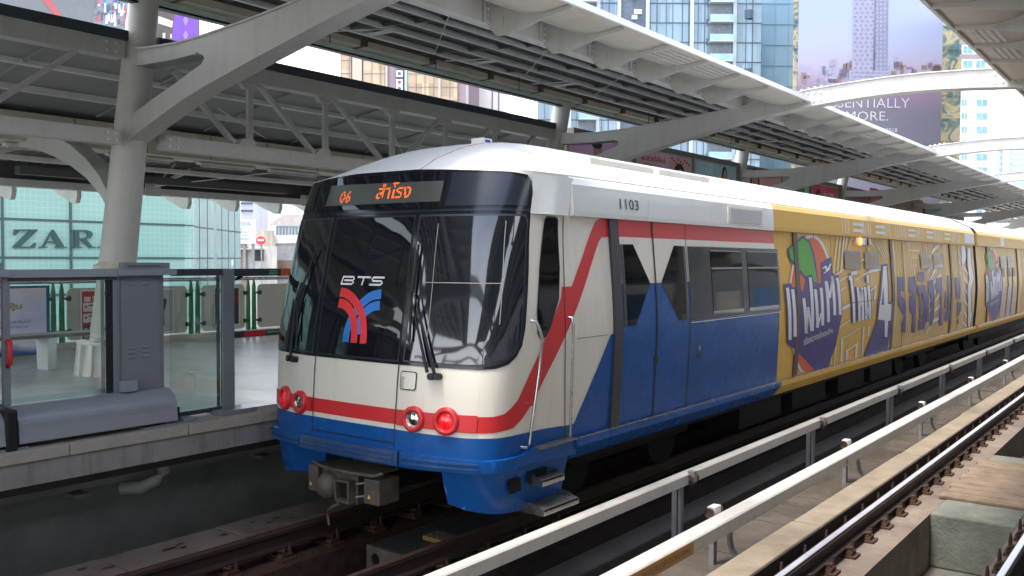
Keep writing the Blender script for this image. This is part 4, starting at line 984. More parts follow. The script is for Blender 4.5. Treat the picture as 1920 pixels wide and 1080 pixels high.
# platform gates
def gate_unit(y0, label):
    """sliding glass leaf + motor cabinet + rounded base cover, y0 = left edge of the leaf frame"""
    t = thing('platform_gate', (-8.3, y0, 1.02), label, 'platform gate', 'platform screen gates')
    X = -8.35
    mb = MB(); mb.box(X - .09, X + .03, y0, y0 + 1.09, 2.49, 2.565, psd_l); mb.box(X - .09, X + .01, y0 + .04, y0 + 1.05, 2.46, 2.49, psd_d); mb.build('top_rail', t, None, .004)
    mb = MB(); mb.box(X - .05, X, y0, y0 + .058, 1.33, 2.49, psd); mb.box(X - .05, X, y0 + 1.01, y0 + 1.07, 1.33, 2.49, psd); mb.box(X - .06, X + .01, y0, y0 + 1.07, 1.295, 1.335, psd_l); fr = mb.build('leaf_frame', t, None, .003)
    mb = MB(); mb.box(X - .03, X - .02, y0 + .058, y0 + .94, 1.335, 2.46, gglass); mb.build('glass', fr)
    mb = MB(); mb.box(X - .045, X - .005, y0 + .945, y0 + 1.01, 1.335, 2.46, rubber); mb.build('rubber_edge', fr)
    mb = MB(); mb.box(X - .35, X - .02, y0 + 1.075, y0 + 1.56, 1.02, 2.50, psd)
    mb.box(X - .0195, X - .012, y0 + 1.10, y0 + 1.515, 1.37, 2.47, psd); cb = mb.build('cabinet', t, None, .004)
    mb = MB()
    for yo in (1.17, 1.32):
        for z in (1.69, 1.735, 1.78): mb.prism([(X - .012, z), (X + .004, z + .004), (X - .012, z + .018)], y0 + yo, y0 + yo + .07, psd_l)
        mb.prism([(X - .012, 2.405), (X + .004, 2.41), (X - .012, 2.424)], y0 + yo, y0 + yo + .07, psd_l)
    mb.build('louvre', cb)
    mb = MB(); mb.box(X - .36, X + .03, y0 + 1.10, y0 + 1.60, 2.565, 2.625, psd); mb.box(X - .37, X + .06, y0 + 1.04, y0 + 1.66, 2.50, 2.562, psd_l); mb.box(X + .0305, X + .033, y0 + 1.14, y0 + 1.5, 2.588, 2.596, rubber); mb.build('cabinet_cap', t, None, .006)
    mb = MB(); pr = []
    for i in range(13): a = math.radians(90 - 90 * i / 12); pr.append((X + .0 + .22 * math.cos(a), 1.20 + .17 * math.sin(a) if i < 12 else 1.17))
    pr = [(X - .35, 1.37)] + pr + [(X + .235, 1.05), (X - .35, 1.03)]
    mb.prism(pr, y0 + .02, y0 + 1.55, psd_l, smooth=False); bc = mb.build('base_cover', t, None, .012)
    mb = MB(); mb.box(X + .005, X + .10, y0 + 1.06, y0 + 1.20, 1.375, 1.48, psd_l); mb.build('hinge_block', t, None, .004)
    mb = MB(); mb.box(X - .3, X + .225, y0 + 1.2, y0 + 1.72, .925, 1.026, psd); mb.build('sill_block', t, None, .004)
    return t
g1 = gate_unit(3.68, 'closed glass platform gate with a grey motor cabinet on its right')
mb = MB(); mb.tube([(-8.34, 3.71, 1.72), (-8.30, 3.71, 1.73), (-8.30, 3.71, 1.93), (-8.34, 3.71, 1.94)], .022, 8, redm); hnd = mb.build('red_handle', g1)
g0 = dup(g1, (0, -1.62, 0), 'platform gate at the left picture edge, only the end of its base showing')
mb = MB(); mb.box(-8.36, -8.10, 3.585, 3.685, 1.0, 1.36, rubber); tag(mb.build('gap_shade', None, None, .02), 'black filler in place of the shaded gap between the two gate bases', 'gap filler')  # solid black block put in for the shade of the open gap
t = thing('ivory_box', (-8.5, 4.66, 2.57), 'small ivory box standing on the gate rail beside the cabinet cap', 'box')
mb = MB(); mb.prism([(4.60, 2.567), (4.78, 2.567), (4.78, 2.635), (4.70, 2.64), (4.60, 2.60)], -8.55, -8.40, ivory, axis='x'); mb.build('housing', t, None, .004)
# fixed panel
t = thing('glass_barrier', (-8.35, 5.6, 1.02), 'fixed glass barrier between the grey cabinet and the square post', 'glass barrier')
mb = MB(); mb.box(-8.42, -8.32, 5.345, 5.905, 2.49, 2.56, psd_d); mb.build('top_bar', t, None, .003)
mb = MB(); mb.box(-8.38, -8.34, 5.30, 5.905, 1.04, 1.085, psd_d); mb.build('bottom_bar', t, None, .003)
mb = MB(); mb.box(-8.37, -8.36, 5.30, 5.905, 1.086, 2.489, gglass); mb.build('glass', t)
t = thing('barrier_post', (-8.35, 6, 1.02), 'square grey steel post standing on the platform edge before the train', 'post')
mb = MB(); mb.box(-8.45, -8.36, 5.912, 6.06, 1.05, 2.56, psd_d); mb.box(-8.358, -8.33, 5.912, 6.06, 1.05, 2.56, psd); mb.build('upright', t, None, .004)
mb = MB(); mb.box(-8.44, -8.16, 5.78, 6.22, 1.008, 1.06, psd); mb.build('foot', t, None, .006)
t = thing('barrier_shoe', (-8.2, 5.45, 1.02), 'small grey steel shoe at the foot of the glass barrier', 'bracket')
mb = MB(); mb.box(-8.32, -8.14, 5.32, 5.47, 1.008, 1.05, psd); mb.build('shoe', t, None, .005)
mb = MB(); mb.box(-8.33, -8.24, 5.31, 5.33, 1.03, 1.16, rubber); mb.build('edge_plate', t)
t = thing('end_gate', (-8.5, 6.6, 1.8), 'open steel end gate with orange, red and green stickers beside the train', 'gate')
mb = MB(); mb.box(-8.47, -8.40, 6.085, 9.4, 2.475, 2.558, psd_d); o = mb.build('top_bar', t, None, .003)
mb = MB(); mb.box(-8.3985, -8.396, 6.74, 6.93, 2.485, 2.55, orm); mb.build('orange_sticker', o)
mb = MB(); mb.box(-8.3985, -8.396, 6.56, 6.70, 2.485, 2.55, grn_s)
for k, b_ in enumerate(('ทางออกฉุกเฉิน', 'EMERGENCY EXIT')): text_on(mb, b_, lambda s, q: (-8.3952, 6.575 + .11 * s, 2.522 - .027 * k + .017 * q), txt_w)
mb.build('exit_sticker', o)
mb = MB(); mb.box(-8.47, -8.40, 6.085, 9.4, 1.80, 1.87, psd_d); o = mb.build('lower_bar', t, None, .003)
mb = MB(); mb.box(-8.3985, -8.396, 6.24, 6.52, 1.807, 1.864, redm); mb.build('red_sticker', o)
mb = MB(); mb.box(-8.3985, -8.396, 6.53, 6.75, 1.82, 1.864, grn_s); text_on(mb, 'PUSH EMERGENCY EXIT', lambda s, q: (-8.3952, 6.545 + .18 * s, 1.833 + .018 * q), txt_w); mb.build('green_sticker', o)
mb = MB(); mb.tube([(-8.43, 6.09, 2.44), (-8.42, 6.16, 2.45), (-8.42, 6.22, 2.475)], .02, 6, rubber); mb.disc((-8.40, 6.10, 2.45), (1, 0, 0), .022, galv, 10, .01); mb.build('hinge', t)

# fence along the back of the platform
mb = MB(); mb.box(-16.75, -16.15, Ya, Yb, 1.02, 1.14, pm('kerb_pale', (.52, .48, .40), .7, var=.1)); struct(mb.build('kerb', None, None, .01))
mb = MB(); mb.box(-16.14, -16.05, Ya, Yb, 1.02, 1.035, pm('drain_line', (.5, .5, .47), .5)); struct(mb.build('drain_channel'))
t = thing('hand_rail', (-16.3, 8, 2.2), 'long stainless hand rail on top of the green fence posts', 'hand rail')
mb = MB(); mb.tube([(-16.25, Ya, 2.235), (-16.25, 40, 2.235)], .042, 10, steelm); mb.build('rail_tube', t)
posts_y = [6.70 + 1.385 * k for k in range(-4, 8)]
def post(y, label):
    t = thing('fence_post', (-16.25, y, 1.14), label, 'fence post', 'green fence posts')
    for s in (-1, 1):
        mb = MB(); yy = y + s * .075; mb.tube([(-16.25, yy, 1.02), (-16.25, yy, 1.1), (-16.25, yy, 1.6), (-16.25, yy, 2.05), (-16.25, yy, 2.2)], [.052, .052, .048, .042, .02], 10, fgreen); mb.build('tube', t)
        for z in (1.34, 1.93):
            mb = MB(); mb.tube([(-16.2, yy + s * .03, z), (-16.2, yy + s * .08, z), (-16.2, yy + s * .13, z)], [.02, .035, .052], 8, fdark); mb.build('clamp', t)
    return t
p0 = post(posts_y[1], 'pair of green fence posts behind the bench')
nm = {2: 'pair of green fence posts hidden behind the grey cabinet', 3: 'pair of green fence posts left of the square grey steel post', 4: 'pair of green fence posts nearest the train, behind the open end gate', 0: 'pair of green fence posts at the left picture edge'}
for k, y in enumerate(posts_y):
    if k != 1: dup(p0, (0, y - posts_y[1], 0), {5: nm[2], 4: 'pair of green fence posts behind the closed gate glass', 6: nm[3], 7: nm[4]}.get(k, 'pair of green fence posts of the platform fence, out of sight along its row'))
for k in range(len(posts_y) - 1):
    a, b = posts_y[k] + .17, posts_y[k + 1] - .17
    mb = MB(); mb.prism(rrect(a, b, 1.17, 2.11, .10), -16.27, -16.24, fpanel, axis='x')
    lb = {4: 'grey fence panel behind the closed gate glass, bearing the red poster', 5: 'grey fence panel with the pale figure poster', 6: 'grey fence panel with the dark red poster', 7: 'plain grey fence panel nearest the train'}.get(k, 'grey fence panel further along the row')
    tag(mb.build('windbreak'), lb, 'fence panel', 'grey fence panels')
# posters on the fence
def flat(mb, y0, y1, z0, z1, x, mat): mb.add([(x, y0, z0), (x, y1, z0), (x, y1, z1), (x, y0, z1)], [(0, 1, 2, 3)], mat)
def YZ(u, v, X=-16.3): p = at(u, v, X=X); return p.y, p.z
a, b = YZ(149, 549), YZ(210, 640)
t = thing('poster', (-16.2, a[0], 1.4), 'red fare poster with white boxes on a grey fence panel', 'poster')
mb = MB(); mb.box(-16.235, -16.215, a[0] - .03, a[0] + .62, 1.16, 2.08, steel_l); mb.build('frame', t)
mb = MB(); flat(mb, a[0], a[0] + .59, 1.18, 2.05, -16.213, redm); x = -16.211; y = a[0]
flat(mb, y + .19, y + .59, 1.86, 1.96, x, ylw_s); flat(mb, y + .04, y + .16, 1.86, 1.95, x, steel_l)
for z in (1.68, 1.48): flat(mb, y + .02, y + .26, z, z + .16, x, paint_w); flat(mb, y + .12, y + .24, z + .10, z + .125, x + .002, txt_b); flat(mb, y + .13, y + .22, z + .06, z + .075, x + .002, steel_l); mb.disc((x + .002, y + .07, z + .09), (1, 0, 0), .025, redm, 8)
flat(mb, y + .30, y + .56, 1.46, 1.84, x, paint_w); flat(mb, y + .33, y + .5, 1.77, 1.79, x + .002, txt_b)
flat(mb, y, y + .59, 1.18, 1.44, x, dbrown); mb.add([(x + .002, y + .10, 1.22), (x + .002, y + .26, 1.25), (x + .002, y + .30, 1.42), (x + .002, y + .15, 1.44)], [(0, 1, 2, 3)], paint_w); flat(mb, y + .03, y + .11, 1.2, 1.38, x + .003, pm('print_hand', (.55, .33, .22), .5)); flat(mb, y + .32, y + .56, 1.3, 1.42, x + .002, paint_w)
text_on(mb, 'แรบบิท', lambda s, q: (x + .003, y + .21 + .36 * s, 1.875 + .07 * q), txt_d); mb.build('print', t)
t = thing('poster', (-16.2, 10.3, 1.4), 'pale poster with a dark standing figure on a grey fence panel', 'poster')
mb = MB(); y1 = YZ(321, 550)[0]; mb.box(-16.235, -16.215, y1 - .62, y1, 1.20, 2.06, steel_l); mb.build('frame', t)
mb = MB(); flat(mb, y1 - .60, y1 - .02, 1.22, 2.04, -16.213, pm('print_grey', (.42, .44, .43), .5, var=.2)); y = y1 - .22
x = -16.21; fd = pm('print_navy', (.035, .05, .09), .5); mb.disc((x, y, 1.905), (1, 0, 0), .028, MC['print_hand'], 10)
for pl in ([(y - .06, 1.86), (y + .05, 1.87), (y + .06, 1.80), (y + .02, 1.66), (y + .0, 1.62), (y - .05, 1.62)], [(y - .05, 1.62), (y + .0, 1.62), (y + .015, 1.35), (y - .02, 1.33), (y - .035, 1.5), (y - .06, 1.4), (y - .075, 1.34)]): mb.add([(x, p[0], p[1]) for p in pl], [tuple(range(len(pl)))], fd)
mb.build('print', t)
t = thing('poster', (-16.2, 11.6, 1.4), 'dark red film style poster beside the square grey steel post', 'poster')
a = YZ(397, 545); mb = MB(); mb.box(-16.235, -16.215, a[0], a[0] + .62, 1.26, 2.06, steel_l); mb.build('frame', t)
mb = MB(); ramp_mat('poster_dark', [(0, (.02, .02, .03)), (.45, (.03, .025, .04)), (.7, (.22, .015, .02)), (.85, (.10, .01, .015)), (1, (.04, .03, .04))], 2, 1.28, 2.04, .2, 6, .4)
flat(mb, a[0] + .02, a[0] + .60, 1.28, 2.04, -16.213, MC['poster_dark']); x = -16.21; y = a[0]
text_on(mb, 'ซี่บรี', lambda s, q: (x, y + .09 + .36 * s, 1.80 + .10 * q), txt_w); text_on(mb, 'แคมเปญ', lambda s, q: (x, y + .10 + .34 * s, 1.94 + .05 * q), pm('print_rose', (.45, .2, .2), .5))
for yy in (.16, .30): mb.add([(x, y + yy, 1.72), (x, y + yy + .05, 1.70), (x, y + yy + .08, 1.50), (x, y + yy - .04, 1.5)], [(0, 1, 2, 3)], steel_l)
mb.build('print', t)
# poster board near the bench
P = lambda u, v: at(u, v, X=-15.4)
t = thing('poster_board', (-15.4, 6.4, 1.02), 'large lilac poster board with a blue frame behind the bench', 'poster board')
a = P(93, 535); b = P(93, 652); y1 = a.y; z1 = a.z; z0 = b.z
mb = MB(); mb.box(-15.44, -15.40, y1 - 1.6, y1, z0 - .10, z1, pm('frame_blue', (.02, .12, .30), .4)); mb.build('frame', t, None, .004)
mb = MB(); ramp_mat('poster_lilac', [(0, (.05, .08, .28)), (.12, (.80, .76, .92)), (.5, (.68, .64, .90)), (.75, (.72, .68, .90)), (1, (.92, .74, .82))], 2, z0 - .05, z1 - .03, .35, 2, .35)
flat(mb, y1 - 1.55, y1 - .06, z0 - .06, z1 - .04, -15.396, MC['poster_lilac'])
q = P(41, 580); r = P(7, 568); text_on(mb, 'สุดคุ้ม', lambda s, t_: (-15.391, q.y - .45 + .45 * s, q.z - .02 + .13 * t_), txt_d, off=.05); text_on(mb, 'สุดคุ้ม', lambda s, t_: (-15.388, q.y - .44 + .43 * s, q.z - .01 + .11 * t_), ylw_s, off=.01)
q = P(56, 605); text_on(mb, 'เที่ยวได้ 300 บาทขึ้นไป', lambda s, t_: (-15.39, q.y - .8 + .8 * s, q.z + .06 * t_), txt_b); q = P(52, 612); text_on(mb, 'พร้อมของแถมมากมาย', lambda s, t_: (-15.39, q.y - .75 + .75 * s, q.z - .02 + .05 * t_), txt_b)
mb.build('print', t)
# bench
P = lambda u, v, x: at(u, v, X=x)
t = thing('bench', (-13.4, 6.2, 1.02), 'grey stone bench with white legs seen through the gate glass', 'bench')
a = at(15, 632, X=-13.6); b = at(180, 628, X=-13.6)
mb = MB(); mb.box(-13.8, -13.35, a.y - 1, b.y + .1, a.z - .03, a.z + .02, pm('bench_stone', (.16, .15, .14), .4, var=.3)); mb.build('seat', t, None, .01)
for k, yy in enumerate((at(86, 660, X=-13.6).y, at(86, 660, X=-13.6).y - 1.3)):
    mb = MB(); mb.prism([(-13.74, 1.02), (-13.42, 1.02), (-13.38, a.z - .03), (-13.78, a.z - .03)], yy - .06, yy + .06, paint_w); mb.build('leg', t, None, .01)

# ================================================================== STEEL FRAMES AND CANOPIES
def mx(x, s): return x if s < 0 else 2 * XM - x
arm = [(-11.62, 5.47), (-11.0, 5.40), (-10.4, 5.375), (-9.8, 5.39), (-9.0, 5.44), (-8.2, 5.51), (-7.6, 5.57), (-7.04, 5.63), (-6.5, 5.70), (-5.83, 5.80), (-5.2, 5.845), (-4.6, 5.87), (XM, 5.875),
       (XM, 5.615), (-4.6, 5.605), (-5.2, 5.575), (-5.83, 5.52), (-6.5, 5.44), (-7.04, 5.36), (-7.6, 5.26), (-8.27, 5.12), (-8.8, 5.01), (-9.3, 4.90), (-9.8, 4.79), (-10.3, 4.66), (-10.9, 4.47), (-11.4, 4.30), (-11.9, 4.13), (-11.85, 4.40), (-11.6, 4.53), (-11.0, 4.75), (-10.4, 4.96), (-10.0, 5.06)]
inner = [(-10.02, 5.02), (-9.88, 5.06), (-9.82, 5.12), (-9.85, 5.17), (-9.95, 5.19), (-10.5, 5.185), (-11.1, 5.20), (-11.66, 5.24), (-11.82, 4.47), (-11.5, 4.57), (-11.0, 4.73), (-10.5, 4.87)]
outer = arm[:28] + [(-11.98, 4.13), (-11.62, 5.47)]
def frame(y, label):
    t = thing('steel_frame', (XM, y, 1.02), label, 'steel frame', 'arched steel frames')
    for s in (-1, 1):
        mb = MB(); c = [(-12.40, 1.0), (-12.04, 2.62), (-11.68, 4.4), (-11.32, 6.15)]
        mb.tube([(mx(x, s), y, z) for x, z in c], [.262, .245, .222, .190], 28, steel); mb.build('column', t)
        mb = MB(); mb.tube([(mx(-11.66, s), y, 4.36), (mx(-11.60, s), y, 4.70)], [.230, .226], 28, steel)
        mb.build('collar', t)
        w_ = .15; mb = MB()
        mb.prism([(mx(x, s), z) for x, z in outer], y - w_ + .03, y + w_ - .03, steel, holes=[[(mx(x, s), z) for x, z in inner]])
        def flange(pts):
            for i in range(len(pts) - 1):
                p, q = pts[i], pts[i + 1]
                mb.prism([(mx(p[0], s), p[1]), (mx(q[0], s), q[1]), (mx(q[0], s), q[1] + .022), (mx(p[0], s), p[1] + .022)], y - w_, y + w_, steel)
        flange(arm[:13]); flange([(x, z - .022) for x, z in arm[13:28]]); flange([inner[i] for i in (4, 5, 6, 7)]); flange([(x, z - .022) for x, z in [inner[0]] + inner[:7:-1]]) if False else None
        mb.build('arm', t)
        mb = MB()   # splice bolts
        for xb in (-5.95, -5.83, -5.71, -5.59):
            for dz, yy in ((.03, .09), (.03, -.09)):
                z = cub(xb, [a[0] for a in arm[:13]], [a[1] for a in arm[:13]]) + .022; mb.disc((mx(xb, s), y + yy, z), (0, 0, 1), .022, steel_l, 8, .03)
            for z0 in (5.60, 5.74): mb.disc((mx(xb, s), y - w_ + .028, z0), (0, -1, 0), .022, steel_l, 8, .025)
        mb.build('splice_bolt', t)
        o = [(-12.0, 3.52), (-12.25, 3.80), (-12.6, 4.06), (-13.04, 4.29), (-13.4, 4.42), (-13.81, 4.52), (-14.2, 4.57), (-14.6, 4.59), (-15.2, 4.58), (-15.9, 4.56), (-16.6, 4.52), (-16.6, 4.32), (-15.9, 4.37), (-15.2, 4.39), (-14.83, 4.385), (-14.4, 4.35), (-13.98, 4.275), (-13.5, 4.15), (-13.04, 3.99), (-12.6, 3.79), (-12.25, 3.55), (-12.0, 3.30)]
        mb = MB(); mb.prism([(mx(a, s), b) for a, b in o], y - .14, y + .14, steel); mb.build('back_arm', t)
    return t
lab = ['steel frame whose leaning column stands beside the grey cabinet, nearest in the photo', 'second steel frame, arching over the train roof to the right picture edge', 'third steel frame, arching below the second one', 'fourth steel frame along the platform', 'fifth steel frame along the platform', 'sixth steel frame along the platform', 'seventh steel frame along the platform', 'eighth steel frame along the platform', 'farthest steel frame along the platform']
fr = frame(6.84, lab[0])
for k in range(1, 9): dup(fr, (0, 10 * k, 0), lab[k])
for k in (1, 2, 3): dup(fr, (0, -10 * k, 0), 'steel frame standing behind the camera, out of the picture')
t = thing('column_base', (-12.4, 6.84, 1.02), 'white fluted skirt around the foot of the nearest leaning column', 'column base')
mb = MB(); mb.revolve((-12.38, 6.84, 1.02), (0, 0, 1), [(.37, 0), (.33, .42), (.38, .44), (.38, .48), (.27, .50)], paint_w, 12)
for k in range(12):
    a = 2 * math.pi * k / 12; mb.bar((-12.38 + .39 * math.cos(a), 6.84 + .39 * math.sin(a), 1.02), (-12.38 + .35 * math.cos(a), 6.84 + .35 * math.sin(a), 1.45), .05, .05, steel_l)
mb.build('skirt', t)
mb = MB(); mb.box(-12.2, -12.05, 6.50, 6.70, 1.50, 1.56, paint_w); tag(mb.build('crumpled_cloth', None, None, .03), 'small white cloth lying on the column skirt', 'cloth')

# canopy bays
beige = pm('fascia_beige', (.62, .57, .47), .6, var=.1, dirt=(.25, .2, .15), dirt_amt=.4)
fin = [(-7.04, 5.81), (-6.95, 5.78), (-6.79, 5.695), (-6.65, 5.64), (-6.51, 5.60), (-6.38, 5.565), (-6.25, 5.555), (-6.12, 5.565), (-5.84, 5.605), (-5.84, 5.55), (-6.0, 5.535), (-6.16, 5.515), (-6.36, 5.47), (-6.56, 5.425), (-6.75, 5.40), (-6.91, 5.395), (-7.02, 5.50), (-7.08, 5.60)]
sof = [(-5.80, 5.615), (-6.0, 5.60), (-6.12, 5.583), (-6.25, 5.575), (-6.38, 5.585), (-6.51, 5.62), (-6.65, 5.66), (-6.79, 5.715), (-6.95, 5.80), (-7.06, 5.86)]
louv = pm('grille_light', (.75, .75, .72), .5)
def bay(y0, s, label, full=True, grp='canopy roof bays'):
    side_ = 'left' if s < 0 else 'right'
    t = thing('canopy_roof', (mx(-8.5, s), y0 + 5, 5.9), label, 'canopy roof', grp)
    f = lambda l: [(mx(a, s), b) for a, b in l]
    mb = MB(); mb.prism(f([(-5.77, 5.585), (-5.77, 5.66), (-5.81, 5.66), (-5.81, 5.585)]), y0 + .02, y0 + 9.98, white); mb.build('fascia', t)
    mb = MB(); n = len(sof)
    mb.prism(f(sof + [(a, b + .02) for a, b in sof[::-1]]), y0, y0 + 10, soffit, smooth=True); so_ = mb.build('soffit', t)
    mb = MB(); mb.prism(f([(-5.79, 5.64), (-7.1, 5.93), (-7.35, 6.03), (-11.45, 6.36), (-11.45, 6.40), (-7.35, 6.07), (-7.1, 5.97), (-5.79, 5.66)]), y0 + .001, y0 + 9.999, sheet_d); mb.build('roof_sheet', t)
    mb = MB(); mb.prism(f([(-7.10, 5.60), (-7.10, 5.90), (-7.16, 5.93), (-7.20, 5.90), (-7.20, 5.66), (-7.28, 5.60), (-7.28, 5.585), (-7.10, 5.585)]), y0, y0 + 10, steel_l); mb.build('edge_beam', t)
    for i, x in enumerate((-7.62, -8.12, -8.70, -9.25, -9.90, -10.60)):
        zr = 6.03 + (abs(x) - 7.35) * .0805; z = zr - .10; mb = MB()
        mb.prism(f([(x - .035, z), (x + .035, z), (x + .035, z + .05), (x - .022, z + .05), (x - .022, zr), (x - .035, zr)]), y0, y0 + 10, steel_l); mb.build('purlin', t)
    mb = MB()
    for k in range(5):
        yy = y0 + 1 + 2 * k; mb.bar((mx(-7.4, s), yy, 5.99), (mx(-11.2, s), yy, 6.29), .04, .05, sheet_d)
    mb.build('rafter', t)
    if full:
        mb = MB()
        for yy in (y0 + 2.6, y0 + 5.0, y0 + 7.4): mb.tube([(mx(-9.4, s), yy, 5.97), (mx(-9.9, s), yy - .55, 5.9)], .012, 5, steel_l); mb.tube([(mx(-8.2, s), yy, 6.0), (mx(-9.9, s), yy + 1.6, 5.99)], .008, 5, steel_l); mb.tube([(mx(-10.6, s), yy, 6.2), (mx(-10.6, s), yy, 5.93)], .008, 5, rubber); mb.box(mx(-9.75, s), mx(-9.2, s), yy - .1, yy + .0, 5.90, 5.925, steel_l)
        mb.build('tie_rod', t)
    mb = MB(); mb.prism(f([(-10.95, 6.24), (-10.95, 6.36), (-11.25, 6.36), (-11.25, 6.24)]), y0, y0 + 10, brown); mb.prism(f([(-11.0, 6.13), (-11.0, 6.237), (-11.3, 6.237), (-11.3, 6.13)]), y0, y0 + 10, beige)
    for k in range(6): mb.box(mx(-10.90, s), mx(-11.3, s), y0 + .3 + 1.66 * k, y0 + .36 + 1.66 * k, 6.12, 6.37, brown)
    mb.build('gutter', t)
    mb = MB(); mb.prism(f([(-11.2, 6.05), (-11.2, 6.125), (-11.36, 6.125), (-11.36, 6.05)]), y0, y0 + 10, pm('clerestory_sill', (.55, .66, .60), .4)); mb.prism(f([(-11.22, 6.02), (-11.22, 6.048), (-11.34, 6.048), (-11.34, 6.02)]), y0, y0 + 10, rubber); mb.build('clerestory_rail', t)
    for k in range(6):
        yy = y0 + 2.0 + 1.2 * k
        mb = MB(); mb.prism(f(fin), yy - .018, yy + .018, steel)
        for zz in (5.47, 5.55, 5.63, 5.71): mb.disc((mx(-7.02, s), yy - .03, zz + .03), (0, -1, 0), .02, steel_l, 8, .02)
        mb.prism(f([(-7.08, 5.57), (-7.08, 5.82), (-7.05, 5.82), (-7.05, 5.57)]), yy - .06, yy + .06, steel_l); o = mb.build('bracket_fin', t)
        mb = MB(); mb.disc((mx(-6.86, s), yy - .018, 5.565), (0, -1, 0), .062, soffit, 20, .008); mb.build('disc_cap', o)
    for k in ((2, 3) if s < 0 else (4, 5, 1)):
        yy = y0 + 2.0 + 1.2 * k - (1.2 if s > 0 else 0)
        mb = MB()
        for r_ in range(4):
            for c_ in range(11):
                x = -5.95 - .085 * r_; z = cub(-x, [-a for a, b in sof], [b for a, b in sof]) - .012
                mb.box(mx(x, s), mx(x - .05, s), yy + .09 + c_ * .095, yy + .15 + c_ * .095, z - .004, z + .004, louv)
        mb.build('vent_slots', so_)
    return t
LB = bay(6.84, -1, 'canopy roof over the train between the nearest steel frame and the next')
for k in range(1, 8): dup(LB, (0, 10 * k, 0), '%s canopy roof bay over the train, counted from the nearest' % ORD[k])
dup(LB, (0, -10, 0), 'canopy roof over the platform in the upper left corner, this side of the nearest frame'); dup(LB, (0, -20, 0), 'canopy roof bay behind the camera on the train side')
RB = bay(6.84, 1, 'canopy roof on the right before the second steel frame, top right corner')
for k in range(1, 8): dup(RB, (0, 10 * k, 0), '%s canopy roof bay on the right of the tracks, counted from the nearest' % ORD[k])
dup(RB, (0, -10, 0), 'canopy roof bay above the camera'); dup(RB, (0, -20, 0), 'canopy roof bay behind the camera on the camera side')

# longitudinal truss and lower wing roof, one bay each
corr = pm('corrugated_brown', (.20, .165, .14), .6, var=.3, scale=3)
def truss(y0, s, label, grp):
    t = thing('roof_truss', (mx(-11.5, s), y0 + 5, 4.8), label, 'roof truss', grp); f = lambda l: [(mx(a, s), b) for a, b in l]
    mb = MB(); mb.prism(f([(-11.38, 5.30), (-11.38, 5.53), (-11.60, 5.53), (-11.60, 5.30)]), y0 + .26, y0 + 9.74, steel); mb.build('top_chord', t)
    mb = MB(); mb.prism(f([(-11.34, 5.535), (-11.34, 5.66), (-11.66, 5.66), (-11.66, 5.535)]), y0 + .22, y0 + 9.78, dark); mb.build('cap_strip', t)
    mb = MB(); mb.prism(f([(-11.40, 4.16), (-11.40, 4.355), (-11.62, 4.355), (-11.62, 4.16)]), y0 + .34, y0 + 9.66, steel); mb.build('bottom_chord', t)
    vy = [1.81, 3.30, 4.85, 6.28, 7.80]; X = mx(-11.5, s)
    for v_ in vy:
        mb = MB(); mb.box(X - .03, X + .03, y0 + v_ - .045, y0 + v_ + .045, 4.355, 5.30, steel)
        mb.prism([(y0 + v_ - .2, 5.30), (y0 + v_ + .14, 5.30), (y0 + v_ + .08, 5.21), (y0 + v_ - .12, 5.21)], X - .05, X + .05, steel, axis='x')
        mb.prism([(y0 + v_ - .24, 4.355), (y0 + v_ + .08, 4.355), (y0 + v_ + .06, 4.46), (y0 + v_ - .14, 4.46)], X - .05, X + .05, steel, axis='x'); mb.build('vertical', t)
    for a, b in ((.52, 1.52), (1.98, 3.04), (3.48, 4.60), (6.12, 5.02), (7.62, 6.48), (9.15, 8.0)):
        mb = MB(); mb.bar((X, y0 + a, 5.30), (X, y0 + b, 4.38), .06, .085, steel, up=(1, 0, 0)); mb.build('diagonal', t)
    mb = MB()
    for yy in (.45, 9.55):
        for dy_ in (-.06, .06):
            for z in (5.36, 5.47, 4.21, 4.30): mb.disc((mx(-11.38, s), y0 + yy + dy_, z), (-s, 0, 0), .018, steel_l, 8, .02)
    mb.build('end_bolt', t); return t
TL = truss(6.84, -1, 'white roof truss spanning from the nearest column to the second column', 'roof trusses')
dup(TL, (0, -10, 0), 'white roof truss left of the nearest column')
lfin = [(-16.30, 3.94), (-16.30, 3.78), (-16.36, 3.66), (-16.50, 3.66), (-16.9, 3.80), (-17.35, 3.98), (-17.5, 4.0), (-17.5, 4.05), (-17.1, 3.95), (-16.9, 3.90), (-16.6, 3.93)]
